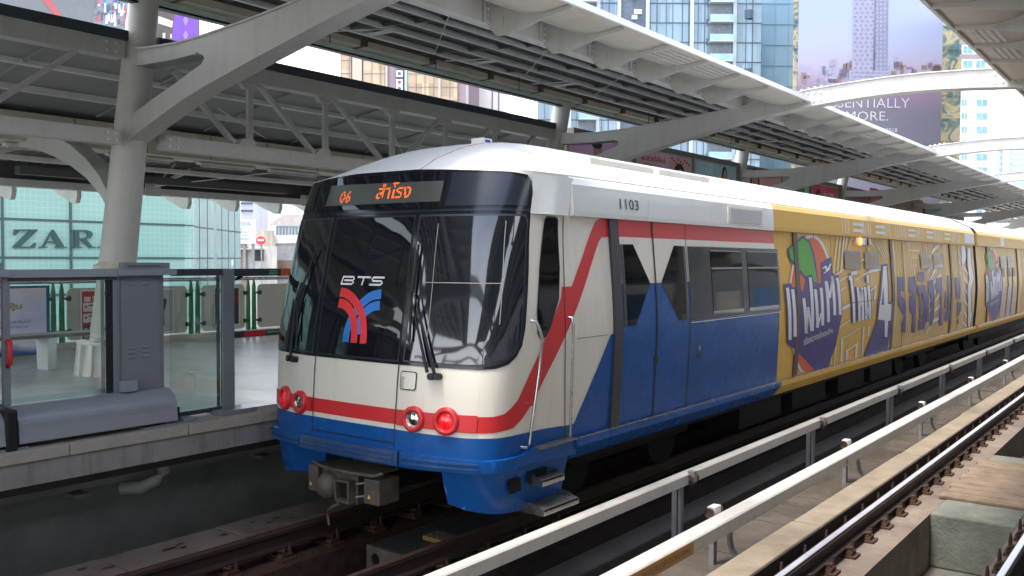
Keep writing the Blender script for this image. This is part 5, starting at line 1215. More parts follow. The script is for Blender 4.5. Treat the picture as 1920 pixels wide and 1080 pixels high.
def wing_roof(y0, s, label, grp):
    t = thing('wing_roof', (mx(-14, s), y0 + 5, 5), label, 'wing roof', grp); f = lambda l: [(mx(a, s), b) for a, b in l]
    mb = MB(); mb.prism(f([(-11.66, 5.46), (-14.4, 4.99), (-17.6, 4.38), (-17.6, 4.42), (-14.4, 5.03), (-11.66, 5.50)]), y0, y0 + 10, sheet); mb.build('roof_sheet', t)
    for x, z in ((-12.55, 5.24), (-13.5, 5.05)):
        mb = MB(); mb.prism(f([(x, z), (x - .11, z), (x - .11, z + .09), (x, z + .09)]), y0, y0 + 10, steel_l); mb.build('purlin', t)
    mb = MB()
    for k in range(5):
        yy = y0 + 1 + 2 * k; mb.prism(f([(-11.7, 5.42), (-14.4, 4.94), (-14.4, 4.98), (-11.7, 5.45)]), yy - .02, yy + .02, sheet)
    mb.build('rafter', t)
    mb = MB(); mb.prism(f([(-14.35, 4.44), (-14.35, 4.88), (-14.45, 4.9), (-15.0, 4.80), (-15.0, 4.44)]), y0, y0 + 10, beige)
    for k in range(8): mb.box(mx(-14.347, s), mx(-14.345, s), y0 + .6 + 1.25 * k, y0 + .612 + 1.25 * k, 4.45, 4.87, rubber)
    mb.build('service_duct', t)
    mb = MB(); mb.prism(f([(-15.30, 4.24), (-15.30, 4.32), (-15.42, 4.32), (-15.42, 4.24)]), y0, y0 + 10, steel_l); mb.build('purlin', t)
    mb = MB(); n = 60
    for k in range(n):
        yy = y0 + k * 10 / n; mb.prism([(yy, 0), (yy + .06, .0), (yy + .10, .035), (yy + .167, .035), (yy + .167, .045), (yy, .012)], 0, 1, corr, axis='x') if False else None
        mb.add([(mx(-15.05, s), yy, 4.46), (mx(-16.3, s), yy, 4.30), (mx(-16.3, s), yy + .09, 4.30), (mx(-15.05, s), yy + .09, 4.46), (mx(-15.05, s), yy + .13, 4.50), (mx(-16.3, s), yy + .13, 4.34), (mx(-15.05, s), yy + .1667, 4.46), (mx(-16.3, s), yy + .1667, 4.30)], [(0, 1, 2, 3), (3, 2, 5, 4), (4, 5, 7, 6)], corr)
    mb.build('corrugated_soffit', t)
    mb = MB(); mb.prism(f([(-15.75, 4.06), (-15.75, 4.20), (-15.95, 4.20), (-15.95, 4.06)]), y0 + .4, y0 + 6, sheet_d); mb.prism(f([(-16.38, 4.0), (-16.38, 4.38), (-16.42, 4.38), (-16.42, 4.0)]), y0, y0 + 10, sheet_d); mb.build('dark_duct', t)
    mb = MB(); mb.prism(f([(-16.22, 3.88), (-16.22, 4.01), (-16.42, 4.01), (-16.42, 3.88)]), y0, y0 + 10, steel_l)
    for yy in (3.1, 6.9): mb.prism(f([(-16.2, 3.86), (-16.2, 4.10), (-16.23, 4.10), (-16.23, 3.86)]), y0 + yy - .16, y0 + yy + .16, steel_l)
    mb.build('outer_beam', t)
    mb = MB()
    for yy in (3.1, 6.9):
        mb.tube([(mx(-16.1, s), y0 + yy, 4.05), (mx(-14.9, s), y0 + yy + 1.9, 4.40)], .014, 5, steel_l); mb.tube([(mx(-16.15, s), y0 + yy, 4.05), (mx(-15.3, s), y0 + yy - .1, 4.42)], .012, 5, steel_l); mb.bar((mx(-16.25, s), y0 + yy, 4.02), (mx(-15.4, s), y0 + yy + .3, 4.35), .08, .06, steel)
        mb.tube([(mx(-12.0, s), y0 + yy - 1.5, 4.95), (mx(-14.3, s), y0 + yy + 1.2, 4.95)], .01, 5, steel_l)
    mb.build('tie_rod', t)
    for k in range(9):
        mb = MB(); yy = y0 + .55 + 1.14 * k; mb.prism(f(lfin), yy - .04, yy + .04, steel_l); mb.build('bracket_fin', t)
    return t
WL = wing_roof(6.84, -1, 'lower wing roof behind the truss, right of the nearest column', 'wing roofs')
dup(WL, (0, -10, 0), 'lower wing roof in the left part of the photo, left of the nearest column')
for k in range(1, 5): dup(WL, (0, 10 * k, 0), '%s lower wing roof bay along the platform' % ORD[k])
# tube lamps under the duct
def tube_lamp(y, x, z, label):
    t = thing('tube_lamp', (x, y, z), label, 'tube lamp', 'tube lamps under the duct')
    mb = MB(); mb.box(x - .06, x + .06, y - .62, y + .62, z - .02, z + .03, steel_l); mb.build('housing', t, None, .01)
    mb = MB(); mb.tube([(x, y - .56, z - .035), (x, y + .56, z - .035)], .022, 8, lampm); mb.build('tube', t); return t
a = at(425, 303, X=-14.7)
tl = tube_lamp(a.y, -14.7, 4.40, 'tube lamp right of the nearest column, below the beige duct')
dup(tl, (0, 1.6, 0), 'tube lamp nearest the train roof, below the beige duct'); dup(tl, (0, -1.75, 0), 'tube lamp just right of the nearest column'); dup(tl, (0, -3.4, 0), 'tube lamp left of the nearest column'); dup(tl, (0, -5.1, 0), 'tube lamp at the left picture edge')
t = thing('ceiling_speaker', (-14.65, at(347, 285, X=-14.65).y, 4.42), 'round white ceiling speaker in the beige duct', 'speaker')
mb = MB(); mb.disc((-14.65, at(347, 285, X=-14.65).y, 4.44), (0, 0, -1), .13, steel_l, 20, .02); mb.build('cover', t)

# gates and boards of the camera side platform, seen only as reflections in the train windows
for k in range(8):
    r_ = dup(g1, (8.35 * 2 - .02, 6.5 + 3.1 * k, 0), 'platform gate of the camera side platform, seen only as a reflection'); r_.rotation_euler = (0, 0, math.pi)
for k in range(9):
    mb = MB(); y = 8 + 4.4 * k; mb.prism(rrect(y, y + 2.6, 1.25, 2.3 + .5 * (k % 3), .05), 7.9, 7.95, (paint_w, fpanel, pm('board_blue', (.10, .25, .5), .5))[k % 3], axis='x'); tag(mb.build('notice_board'), 'notice board on the camera side platform, seen only as a reflection', 'board', 'boards of the camera side platform')
# camera side platform (mostly behind and below the camera)
sbox('platform', -.30, 9.0, Ya, Yb, .70, 1.02, plat); sbox('platform_edge_beam', -.42, -.31, Ya, Yb, .55, 1.0, conc)
sbox('ground', -900, 900, -900, 1500, -12.6, -12.5, pm('city_ground', (.36, .35, .33), .9, var=.2, scale=.05))
sbox('viaduct', -10.6, 1.2, Ya, Yb, -2.4, -1.31, conc)
# ================================================================== CITY BEHIND THE STATION
FH = Vector((FW.x, FW.y, 0)).normalized(); RH = Vector((FH.y, -FH.x, 0))
def dz(u, v, D):
    """point of the facade plane D metres ahead, as (along, height)"""
    d = ray(u, v); t = D / (d.x * FH.x + d.y * FH.y); p = CAMP + d * t
    return ((p - CAMP).dot(RH), p.z)
def L2W(a, D, z): q = RH * a + FH * D; return (q.x, q.y, z)
class FB(MB):
    """mesh builder in facade coordinates: x = along the facade, y = distance ahead, z = height"""
    def build(s, name, parent=None, mat=None, bevel=0.):
        s.v = [L2W(*p) for p in s.v]; return MB.build(s, name, parent, mat, bevel)
def mass(name, u0, u1, D, vtop, mat, label, cat, depth=18, z0=-12.5, part='wall'):
    a0 = dz(u0, 300, D)[0]; a1 = dz(u1, 300, D)[0]; zt = dz((u0 + u1) / 2, vtop, D)[1]
    t = thing(name, Vector(L2W((a0 + a1) / 2, D, z0)), label, cat)
    mb = FB(); k_ = (a0 + a1) / 2 * depth / D if abs(a0 + a1) > 10 else 0; mb.prism([(a0, D), (a1, D), (a1 + k_, D + depth), (a0 + k_, D + depth)], z0, zt, mat, axis='z'); mb.build(part, t); return t, a0, a1, zt

# ---- blue residential tower
DT = 150.
tg = rooms_mat('tower_glass', (.05, .13, .20), (.15, .26, .34), 1.05, 3.16, .1, .0, 1.8, .15)
tframe = pm('tower_frame', (.42, .50, .54), .5, var=.05); tdark = pm('tower_line', (.05, .09, .12), .5); tbal = rooms_mat('balcony_glass', (.20, .36, .42), (.28, .44, .50), 2.0, 3.16, .15)
t, a0, a1, zt = mass('residential_tower', 1008, 1424, DT, -160, tg, 'tall blue green glass residential tower with white balconies', 'tower', 26, part='glazing')
z = dz(1200, 480, DT)[1]; pitch = 3.16; zf = [z + pitch * k for k in range(20)]
mb = FB()
for zz in zf: mb.box(a0 - .02, a1 + .02, DT - .10, DT - .001, zz, zz + .16, tdark)
mb.build('floor_band', t)
mb = FB(); a = a0; k = 0
while a < a1:
    mb.box(a, a + (.08 if k % 3 else .14), DT - .07, DT - .002, -12, zt, tdark); a += 1.05 + .5 * (k % 2); k += 1
mb.build('mullion', t)
for u in (1068, 1121, 1160, 1213, 1296, 1376):
    a = dz(u, 100, DT)[0]; mb = FB(); mb.box(a - .28, a + .28, DT - .5, DT - .11, -12, zt, tframe); mb.build('pier', t)
ra, rb = dz(1163, 50, DT)[0], dz(1209, 50, DT)[0]
mb = FB(); mb.box(ra, rb, DT - .12, DT - .103, -12, zt, pm('recess_dark', (.10, .13, .18), .6, var=.3)); rc = mb.build('recess', t)
for zz in zf[::1]:
    mb = FB(); mb.box(ra + 1.8, ra + 2.7, DT - .6, DT - .13, zz + .5, zz + 1.2, tframe); mb.box(ra + 2.2, ra + 3.4, DT - .6, DT - .13, zz + 1.4, zz + 2.1, steel_l); mb.build('condenser', rc)
for (u0, u1) in ((1328, 1372), (1085, 1118)):
    ba, bb = dz(u0, 50, DT)[0], dz(u1, 50, DT)[0]
    for k, zz in enumerate(zf):
        mb = FB(); mb.box(ba, bb, DT - 1.5, DT - .11, zz - .05, zz + .14, tframe); mb.box(ba, bb, DT - .16, DT - .105, zz + .15, zz + pitch - .06, pm('balcony_room', (.16, .19, .22), .5, var=.3)); o = mb.build('balcony', t)
        mb = FB(); mb.box(ba, bb, DT - 1.5, DT - 1.46, zz + .141, zz + 1.15, tbal); mb.build('balustrade', o)
for (u, dv) in ((1399, 0), (1396, 6), (1400, 3)):
    for k, zz in enumerate(zf):
        if (k + dv) % 3 == 0: mb = FB(); a = dz(u, 50, DT)[0]; mb.prism([(a, DT - .11), (a + .9, DT - .11), (a + .9, DT - .7)], zz + .8, zz + 2.2, tdark, axis='z'); mb.build('open_window', t)
# ---- pale mirror tower
D2 = 175.
pg = rooms_mat('pale_glass', (.26, .42, .58), (.33, .49, .63), 2.55, 3.9, .12, .0, 1.5)
t, a0, a1, zt = mass('office_tower', 1424, 1499, D2, -150, pg, 'pale blue mirror glass office tower left of the giant billboard', 'tower', 30, part='glazing')
mb = FB(); z = -11.
while z < zt: mb.box(a0, a1 + 2, D2 - .06, D2 - .002, z, z + .09, pm('pale_line', (.25, .38, .46), .5)); z += 3.9
a = a0
while a < a1: mb.box(a, a + .07, D2 - .062, D2 - .003, -12, zt, MC['pale_line']); a += 2.55
mb.build('mullion', t)
# ---- billboard building
D3 = 140.
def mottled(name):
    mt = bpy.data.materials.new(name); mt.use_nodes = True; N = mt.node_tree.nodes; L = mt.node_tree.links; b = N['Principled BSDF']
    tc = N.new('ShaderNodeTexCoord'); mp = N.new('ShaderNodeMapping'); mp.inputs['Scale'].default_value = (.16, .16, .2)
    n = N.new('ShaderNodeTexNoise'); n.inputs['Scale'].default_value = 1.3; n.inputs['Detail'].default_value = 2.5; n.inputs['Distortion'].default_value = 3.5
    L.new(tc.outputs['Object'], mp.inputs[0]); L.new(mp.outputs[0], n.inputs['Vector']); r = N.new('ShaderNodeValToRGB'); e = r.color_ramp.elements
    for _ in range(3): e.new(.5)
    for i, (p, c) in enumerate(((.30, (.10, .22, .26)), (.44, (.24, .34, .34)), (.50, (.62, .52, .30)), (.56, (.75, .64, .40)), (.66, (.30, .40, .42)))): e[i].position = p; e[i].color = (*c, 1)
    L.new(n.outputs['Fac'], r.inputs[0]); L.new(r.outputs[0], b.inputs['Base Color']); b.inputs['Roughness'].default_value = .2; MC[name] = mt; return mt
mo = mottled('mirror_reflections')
t, a0, a1, zt = mass('mirror_building', 1484, 1799, D3 + 4, -140, mo, 'mirror clad building that carries the giant billboard', 'building', 24, part='mirror_cladding')
mb = FB(); z = -11.
while z < zt: mb.box(a0, a1, D3 + 3.9, D3 + 3.998, z, z + .07, pm('joint_grey', (.3, .3, .28), .5)); z += 3.6
mb.build('cladding_joint', t)
t = thing('billboard', Vector(L2W(dz(1632, 100, D3)[0], D3, 0)), 'giant building billboard showing a tower over a hazy city with white lettering', 'billboard')
b0, b1 = dz(1497, 100, D3)[0], dz(1767, 100, D3)[0]; zb0, zb1 = dz(1632, 420, D3)[1], dz(1632, -130, D3)[1]
zz = lambda v: dz(1632, v, D3)[1]
ramp_mat('billboard_print', [(0, (.10, .095, .135)), ((zz(215) - zb0) / (zb1 - zb0), (.12, .12, .155)), ((zz(165) - zb0) / (zb1 - zb0), (.19, .13, .20)), ((zz(125) - zb0) / (zb1 - zb0), (.30, .27, .36)), ((zz(85) - zb0) / (zb1 - zb0), (.29, .32, .45)), (1, (.21, .30, .45))], 2, zb0, zb1, .07, .12, .35)
mb = FB(); mb.box(b0, b1, D3, D3 + .3, zb0, zb1, MC['billboard_print']); mb.build('canvas', t)
mb = FB(); pr_l = pm('print_lilac', (.27, .27, .37), .5, var=.15); pr_d = pm('print_slate', (.18, .20, .29), .5, var=.2); pr_g = pm('print_brown', (.20, .15, .15), .5, var=.3)
B = lambda u, v: dz(u, v, D3)
def fq2(mb, u0, v0, u1, v1, mat, lv=.03):
    p, q = B(u0, v0), B(u1, v1); mb.add([(p[0], D3 - lv, q[1]), (q[0], D3 - lv, q[1]), (q[0], D3 - lv, p[1]), (p[0], D3 - lv, p[1])], [(0, 1, 2, 3)], mat)
r3 = random.Random(5)
for k in range(60):
    u = r3.uniform(1499, 1755); h = r3.uniform(4, 20); w_ = r3.uniform(6, 20); vb = r3.uniform(125, 160)
    fq2(mb, u, vb - h, min(u + w_, 1765), vb, (pr_l, pr_g, pm('print_mauve', (.30, .25, .36), .5, var=.2))[k % 3], .02)
mb.build('printed_city', t)
mb = FB(); fq2(mb, 1600, -60, 1640, 160, pr_l, .04); fq2(mb, 1640, -60, 1663, 160, pr_d, .04); fq2(mb, 1592, 132, 1668, 165, pr_l, .045)
for j in range(26):
    v = -50 + j * 8
    for i in range(4):
        u = 1601 + i * 10 + (j % 2) * 3; fq2(mb, u, v, u + 5, v + 4, pr_d, .05)
    for i in range(3): u = 1643 + i * 7; fq2(mb, u, v, u + 3.5, v + 4.5, pr_l, .05)
for j in range(4): fq2(mb, 1594, 136 + j * 7, 1666, 138 + j * 7, pr_d, .055)
mb.build('printed_tower', t)
def btext(mb, body, u0, u1, v0, v1, off=-.008):
    text_on(mb, body, lambda s, q: (B(u0 + (u1 - u0) * s, v1)[0], D3 - .07, B(1632, v1)[1] + (B(1632, v0)[1] - B(1632, v1)[1]) * q), txt_w, off)
txt_w0 = txt_w; txt_w = pm('print_white', (.45, .45, .48), .5); mb = FB(); btext(mb, 'ESSENTIALLY', 1545, 1705, 184, 202); btext(mb, 'MORE.', 1586, 1665, 209, 226); btext(mb, 'AUGUST 2018', 1612, 1682, 240, 247.5, 0); btext(mb, '02 265 m', 1690, 1765, 274, 289)
mb.build('billboard_lettering', t); txt_w = txt_w0
# ---- white apartment tower right of the billboard
D4 = 125.
wt_ = pm('tower_white', (.58, .60, .58), .7, var=.05, scale=.3); wb = pm('tower_brown_band', (.26, .23, .24), .6, var=.1); wg = pm('window_teal', (.16, .33, .34), .15, var=.3, scale=1.5)
t, a0, a1, zt = mass('apartment_tower', 1799, 1864, D4, -30, wt_, 'white tower with small teal windows right of the billboard', 'tower', 20)
def win(t, D, u0, v0, u1, v1, mat=wg, name='window', frame_=tframe):
    p, q = dz(u0, v0, D), dz(u1, v1, D); mb = FB(); mb.box(p[0] - .08, q[0] + .08, D - .06, D - .002, q[1] - .08, p[1] + .08, frame_); o = mb.build(name, t)
    mb = FB(); mb.box(p[0], q[0], D - .08, D - .061, q[1], p[1], mat); mb.box((p[0] + q[0]) / 2 - .04, (p[0] + q[0]) / 2 + .04, D - .10, D - .081, q[1], p[1], frame_); mb.build('pane', o)
for k in range(9):
    v = 187 + 25.4 * k; win(t, D4, 1803, v, 1812, v + 10); win(t, D4, 1831, v, 1850, v + 11)
for v in (70, 97, 124, 151):
    p, q = dz(1799, v + 5, D4), dz(1866, v + 14, D4); mb = FB(); mb.box(p[0], q[0], D4 - .04, D4 - .001, q[1], p[1], wb); mb.build('brown_band', t)
    for u in (1806, 1830): win(t, D4, u, v - 10, u + 16, v + 2)
mb = FB()
for k in range(12): z = dz(1830, 205 + 25.4 * (k - 4), D4)[1]; mb.box(a0, a1, D4 - .02, D4 - .0005, z, z + .06, steel_l)
mb.build('joint', t)
# ---- far towers at the right edge, distance haze put into their pale colours
D5 = 320.
for (u0, u1, v, lb, c) in ((1870, 1893, 258, 'pale distant tower with stepped balconies at the right edge', (.55, .60, .66)), (1893, 1990, 262, 'pale distant glass tower touching the right picture edge', (.50, .60, .66))):
    m_ = pm('far_' + str(u0), c, .7, var=.04); t, a0, a1, zt = mass('distant_tower', u0, u1, D5 + (0 if u0 < 1890 else 8), v, m_, lb, 'tower', 30)
    DD5 = D5 + (0 if u0 < 1890 else 8)
    for k in range(9):
        vv = v + 10 + 11 * k; p = dz(u0 + 3, vv, DD5); q = dz(min(u1, 1925) - 3, vv + 5, DD5); mb = FB(); mb.box(p[0], q[0], DD5 - .3, DD5 - .01, q[1], p[1], rooms_mat('far_window', (.34, .48, .54), (.46, .55, .60), 3.5, 20, .3)); mb.build('window_strip', t)
t, a0, a1, zt = mass('distant_tower', 1880, 1890, D5 - 4, 235, pm('far_c', (.56, .60, .66), .7, var=.03), 'slim pale distant tower between the white tower and the picture edge', 'tower', 12)
# ---- brown tower seen through the clerestory
D6 = 120.
gold = rooms_mat('gold_glass', (.22, .15, .075), (.42, .31, .18), 1.15, 1.7, .12, .0, 1.7, .25); mauve = pm('mauve_wall', (.26, .20, .22), .7, var=.06); beigew = pm('beige_wall', (.42, .38, .32), .7, var=.06); bdark = pm('niche_dark', (.12, .12, .15), .7)
t, a0, a1, zt = mass('condominium_tower', 638, 873, D6, -20, mauve, 'brown condominium tower with golden windows seen over the truss', 'tower', 22)
for (u0, u1, m_, n_) in ((639, 659, gold, 'window_bay'), (661, 679, beigew, 'pier'), (681, 722, gold, 'window_bay'), (723, 727, beigew, 'pier'), (743, 757, bdark, 'condenser_niche'), (759, 764, tframe, 'pier'), (764, 822, gold, 'window_bay'), (822, 827, beigew, 'pier'), (827, 858, gold, 'window_bay')):
    p, q = dz(u0, 60, D6)[0], dz(u1, 60, D6)[0]; mb = FB(); mb.box(p, q, D6 - .25, D6 - .001, -12, zt, m_); o = mb.build(n_, t)
    if m_ is gold:
        mb = FB(); z = 8.
        while z < zt: mb.box(p, q, D6 - .30, D6 - .251, z, z + .06, bdark); z += 1.7
        a = p
        while a < q: mb.box(a, a + .05, D6 - .31, D6 - .252, 5, zt, bdark); a += 1.15
        mb.build('mullion', o)
    if m_ is bdark:
        for v in (120, 140, 156, 168, 180):
            c = dz(750, v, D6); mb = FB(); mb.box(c[0] - .40, c[0] + .40, D6 - .7, D6 - .251, c[1] - .38, c[1] + .38, paint_w); cu = mb.build('condenser', o)
            mb = FB(); mb.v = []; cc = [(c[0] + .25 * math.cos(i * math.pi / 6), D6 - .705, c[1] + .25 * math.sin(i * math.pi / 6)) for i in range(12)]; mb.add(cc, [tuple(range(12))], bdark); mb.build('fan', cu)
t, a0, a1, zt = mass('white_block', 873, 878, D6 + 6, 60, paint_w, 'slim white slab wall right of the brown tower', 'building', 10)
t, a0, a1, zt = mass('mauve_block', 875, 898, D6 + 9, 110, mauve, 'narrow mauve block between the brown tower and the white block', 'building', 10)
t, a0, a1, zt = mass('white_block', 898, 950, D6 + 14, 100, pm('white_block', (.62, .60, .58), .6, var=.04), 'white block with dark joints right of the brown tower', 'building', 14)
mb = FB(); 
for u in (922, 934): a = dz(u, 200, D6 + 14)[0]; mb.box(a, a + .15, D6 + 13.9, D6 + 13.999, -10, zt, bdark)
mb.build('joint', t)
# ---- green glass shop building
def honey(name, ca, cb):
    mt = bpy.data.materials.new(name); mt.use_nodes = True; N = mt.node_tree.nodes; L = mt.node_tree.links; b = N['Principled BSDF']
    tc = N.new('ShaderNodeTexCoord'); mp = N.new('ShaderNodeMapping'); mp.inputs['Rotation'].default_value = (0, math.radians(90), 0)
    v = N.new('ShaderNodeTexVoronoi'); v.feature = 'DISTANCE_TO_EDGE'; v.inputs['Scale'].default_value = 5.5; v.inputs['Randomness'].default_value = .12
    L.new(tc.outputs['Object'], v.inputs['Vector']); r = N.new('ShaderNodeMapRange'); r.inputs[1].default_value = .02; r.inputs[2].default_value = .10; L.new(v.outputs['Distance'], r.inputs[0])
    n = N.new('ShaderNodeTexNoise'); n.inputs['Scale'].default_value = .35; L.new(tc.outputs['Object'], n.inputs['Vector'])
    m_ = N.new('ShaderNodeMath'); m_.operation = 'MULTIPLY_ADD'; L.new(r.outputs[0], m_.inputs[0]); m_.inputs[1].default_value = .45; L.new(n.outputs['Fac'], m_.inputs[2])
    x = N.new('ShaderNodeMix'); x.data_type = 'RGBA'; x.inputs[6].default_value = (*ca, 1); x.inputs[7].default_value = (*cb, 1); L.new(m_.outputs[0], x.inputs[0]); L.new(x.outputs[2], b.inputs['Base Color'])
    b.inputs['Roughness'].default_value = .15; MC[name] = mt; return mt
hg = honey('honeycomb_glass', (.48, .66, .58), (.30, .52, .45))
hg2 = rooms_mat('plain_green_glass', (.34, .47, .42), (.44, .54, .49), 3.1, 1.75, .06, .0, 1.6, .2)
XS = -30.
t = thing('shop_building', (XS, 8, -12.5), 'shop building clad in pale green honeycomb glass with serif letters', 'building')
ye = at(345, 430, X=XS).y
mb = MB(); mb.box(XS - 14, XS, -25, ye, -12.5, 7.0, hg); mb.build('glass_front', t)
pc = [(XS, ye)] + [(XS - .9 * (1 - math.cos(a)), ye + .9 * math.sin(a)) for a in [math.pi / 2 * .33, math.pi / 2 * .66]]
e1 = at(358, 430, X=XS - 1.0); e2 = at(451, 430, X=XS - 6.)
pc += [(e1.x, e1.y), (e2.x, e2.y)]
mb = MB()
for i in range(len(pc) - 1):
    p, q = pc[i], pc[i + 1]; mb.add([(p[0], p[1], -12.5), (q[0], q[1], -12.5), (q[0], q[1], 7), (p[0], p[1], 7)], [(0, 1, 2, 3)], hg if i < 2 else hg2)
mb.add([(e2.x, e2.y, -12.5), (XS - 14, e2.y + 2, -12.5), (XS - 14, e2.y + 2, 7), (e2.x, e2.y, 7)], [(0, 1, 2, 3)], hg2); mb.build('glass_corner', t)
mb = MB(); gl = pm('mullion_green', (.06, .11, .11), .4)
z1, z2 = at(66, 412, X=XS).z, at(66, 483, X=XS).z; ps = z1 - z2
for k in range(-5, 4):
    z = z2 + ps * k; mb.box(XS, XS + .05, -25, ye, z - .035, z + .035, gl)
    for i in range(len(pc) - 1): mb.bar((*pc[i], z), (*pc[i + 1], z), .03, .05, gl)
y0 = at(132, 430, X=XS).y; pm_ = y0 - at(4, 430, X=XS).y
k = -14
while y0 + k * pm_ < ye: mb.box(XS, XS + .055, y0 + k * pm_ - .035, y0 + k * pm_ + .035, -12.5, 7, gl); k += 1
n_ = 7
for i in range(1, n_): s = i / n_; mb.bar((e1.x + (e2.x - e1.x) * s, e1.y + (e2.y - e1.y) * s, -12), (e1.x + (e2.x - e1.x) * s, e1.y + (e2.y - e1.y) * s, 7), .03, .03, gl)
mb.build('mullion', t)
def SG(u, v): p = at(u, v, X=XS + .12); return (p.y, p.z)
def glyph(mb, pl, holes=()):
    mb.prism([SG(*p) for p in pl], XS + .06, XS + .12, txt_l, axis='x', holes=[[SG(*p) for p in h] for h in holes])
txt_l = pm('sign_letter', (.035, .085, .085), .4)
mb = MB()
glyph(mb, [(27, 441), (27, 430), (71, 430), (71, 432), (39, 462), (58, 462), (66, 455), (68, 455), (66, 464.5), (25, 464.5), (25, 462), (56, 432.5), (38, 432.5), (30, 441)]); mb.build('sign_letter', t)
mb = MB(); glyph(mb, [(98, 430.5), (101, 430.5), (121, 462.5), (126, 462.5), (126, 464.5), (104, 464.5), (104, 462.5), (109, 462.5), (104.5, 454.5), (88, 454.5), (84, 462.5), (89, 462.5), (89, 464.5), (74, 464.5), (74, 462.5), (79, 462.5)], [[(96.5, 438), (89.5, 452), (103, 452)]]); mb.build('sign_letter', t)
mb = MB(); glyph(mb, [(134, 431), (162, 431), (171, 433.5), (175, 439), (171, 446), (162, 448.5), (174, 462.5), (180, 462.5), (180, 464.5), (168, 464.5), (153, 449), (149, 449), (149, 462.5), (155, 462.5), (155, 464.5), (134, 464.5), (134, 462.5), (140, 462.5), (140, 433), (134, 433)], [[(149, 433.5), (149, 446.5), (158, 446.5), (164, 444), (165, 439), (163, 435), (158, 433.5)]]); mb.build('sign_letter', t)
mb = MB(); glyph(mb, [(208, 430.5), (211, 430.5), (231, 462.5), (236, 462.5), (236, 464.5), (214, 464.5), (214, 462.5), (219, 462.5), (214.5, 454.5), (198, 454.5), (194, 462.5), (199, 462.5), (199, 464.5), (184, 464.5), (184, 462.5), (189, 462.5)], [[(206.5, 438), (199.5, 452), (213, 452)]]); mb.build('sign_letter', t)
# ---- large screens over the shop
XL = -27.
t = thing('led_screen', (XL, 8, 8), 'large grey video screen in the upper left corner with a crowded street picture', 'video screen')
def PL(u, v): p = at(u, v, X=XL); return (p.y, p.z)
mb = MB(); a, b = PL(-60, 80), PL(242, 75); mb.box(XL - .4, XL, a[0], b[0], 7.2, 17, pm('screen_frame', (.05, .05, .06), .5)); mb.build('housing', t)
sg = pm('screen_grey', (.20, .21, .22), .6, emit=.06, var=.1); sr = pm('screen_pink', (.42, .11, .12), .6, emit=.12, var=.1)
def scr(mb, pts, mat, lv): mb.add([(XL + lv, *PL(*p)) for p in pts], [tuple(range(len(pts)))], mat)
mb = MB(); scr(mb, [(-55, -40), (240, -40), (240, 74), (-55, 62)], sg, .01); scr(mb, [(70, -12), (88, -12), (118, 34), (104, 34)], sr, .02)
scr(mb, [(185, -30), (240, -30), (240, 66), (172, 50), (178, 10)], pm('screen_street', (.22, .25, .30), .6, emit=.12, var=.6, scale=5, dirt=(.55, .30, .28), dirt_amt=.8, dscale=3), .02)
r4 = random.Random(3); cols = [pm('crowd%d' % i, c, .6, emit=.1, var=.2) for i, c in enumerate(((.10, .13, .22), (.65, .62, .62), (.5, .15, .16), (.16, .35, .5), (.75, .6, .55)))]
for k in range(46):
    u = r4.uniform(180, 236); v = r4.uniform(-8, 40); h = r4.uniform(5, 18); scr(mb, [(u, v), (u + 3.5, v), (u + 4, v + h), (u - 1, v + h)], cols[k % 5], .03 + .001 * k)
mb.build('picture', t)
t = thing('led_screen', (XL, 13, 8), 'purple advertising screen right of the nearest column', 'video screen')
mb = MB(); a, b = PL(286, 75), PL(371, 75); mb.box(XL - .9, XL - .5, a[0], b[0] + .4, 7.0, 12, MC['screen_frame']); mb.build('housing', t)
XL -= .45
mb = MB(); scr(mb, [(286, -5), (330, 2), (322, 82), (286, 76)], pm('screen_brown', (.12, .10, .09), .6, emit=.1, var=.4, scale=3), .01); scr(mb, [(296, 30), (324, 40), (322, 52), (296, 44)], cols[1], .02); scr(mb, [(330, -2), (372, 8), (372, 80), (320, 86)], pm('screen_purple', (.16, .07, .36), .6, emit=.2, var=.08), .015)
for v in (38, 66): scr(mb, [(347, v - 10), (352, v), (347, v + 12), (342, v)], pm('screen_lilac', (.28, .17, .50), .6, emit=.2), .03)
scr(mb, [(304, 62), (309, 62), (309, 72), (304, 72)], cols[1], .03); scr(mb, [(318, 64), (321, 64), (321, 72), (318, 72)], cols[1], .03); mb.build('picture', t)
XL += .45
mb = MB(); a = at(378, 60, X=-33); b = at(404, 60, X=-33); mb.box(-38, -33, a.y, b.y, -12.5, 10.3, hg2); mb.prism([(a.y, 10.3), (b.y, 10.3), (a.y, 11.6)], -38, -33, hg2, axis='x')
tag(mb.build('glass_annex'), 'green glass annex with a sloping top right of the purple screen', 'building')

# ---- old town behind the fence
D7 = 62.
oldw = pm('old_white', (.56, .54, .50), .85, var=.2, scale=.6, dirt=(.22, .19, .15), dirt_amt=.7, dscale=1.1, streak=1); oldb = pm('old_brown', (.22, .16, .12), .85, var=.3, scale=2); tile_r = pm('roof_grey_tile', (.40, .36, .33), .8, var=.2, scale=3)
t, a0, a1, zt = mass('old_house', 450, 519, D7, 462, oldw, 'weathered white house with one dark window below the round red sign', 'house', 8)
p, q = dz(450, 455, D7), dz(464, 520, D7); mb = FB(); mb.box(p[0], q[0], D7 - .12, D7 - .001, -4, p[1], oldb); mb.build('brick_strip', t)
win(t, D7, 476, 468, 492, 487, pm('old_pane', (.06, .065, .07), .2), frame_=dgrey)
mb = FB(); p, q = dz(450, 466, D7), dz(497, 468, D7); mb.box(p[0], q[0], D7 - .8, D7 - .001, q[1], p[1], steel); mb.build('ledge', t)
t = thing('street_billboard', Vector(L2W(dz(465, 440, D7 - 2)[0], D7 - 2, 0)), 'small pale lilac billboard on the roof of the weathered house', 'billboard')
D8 = D7 - 2
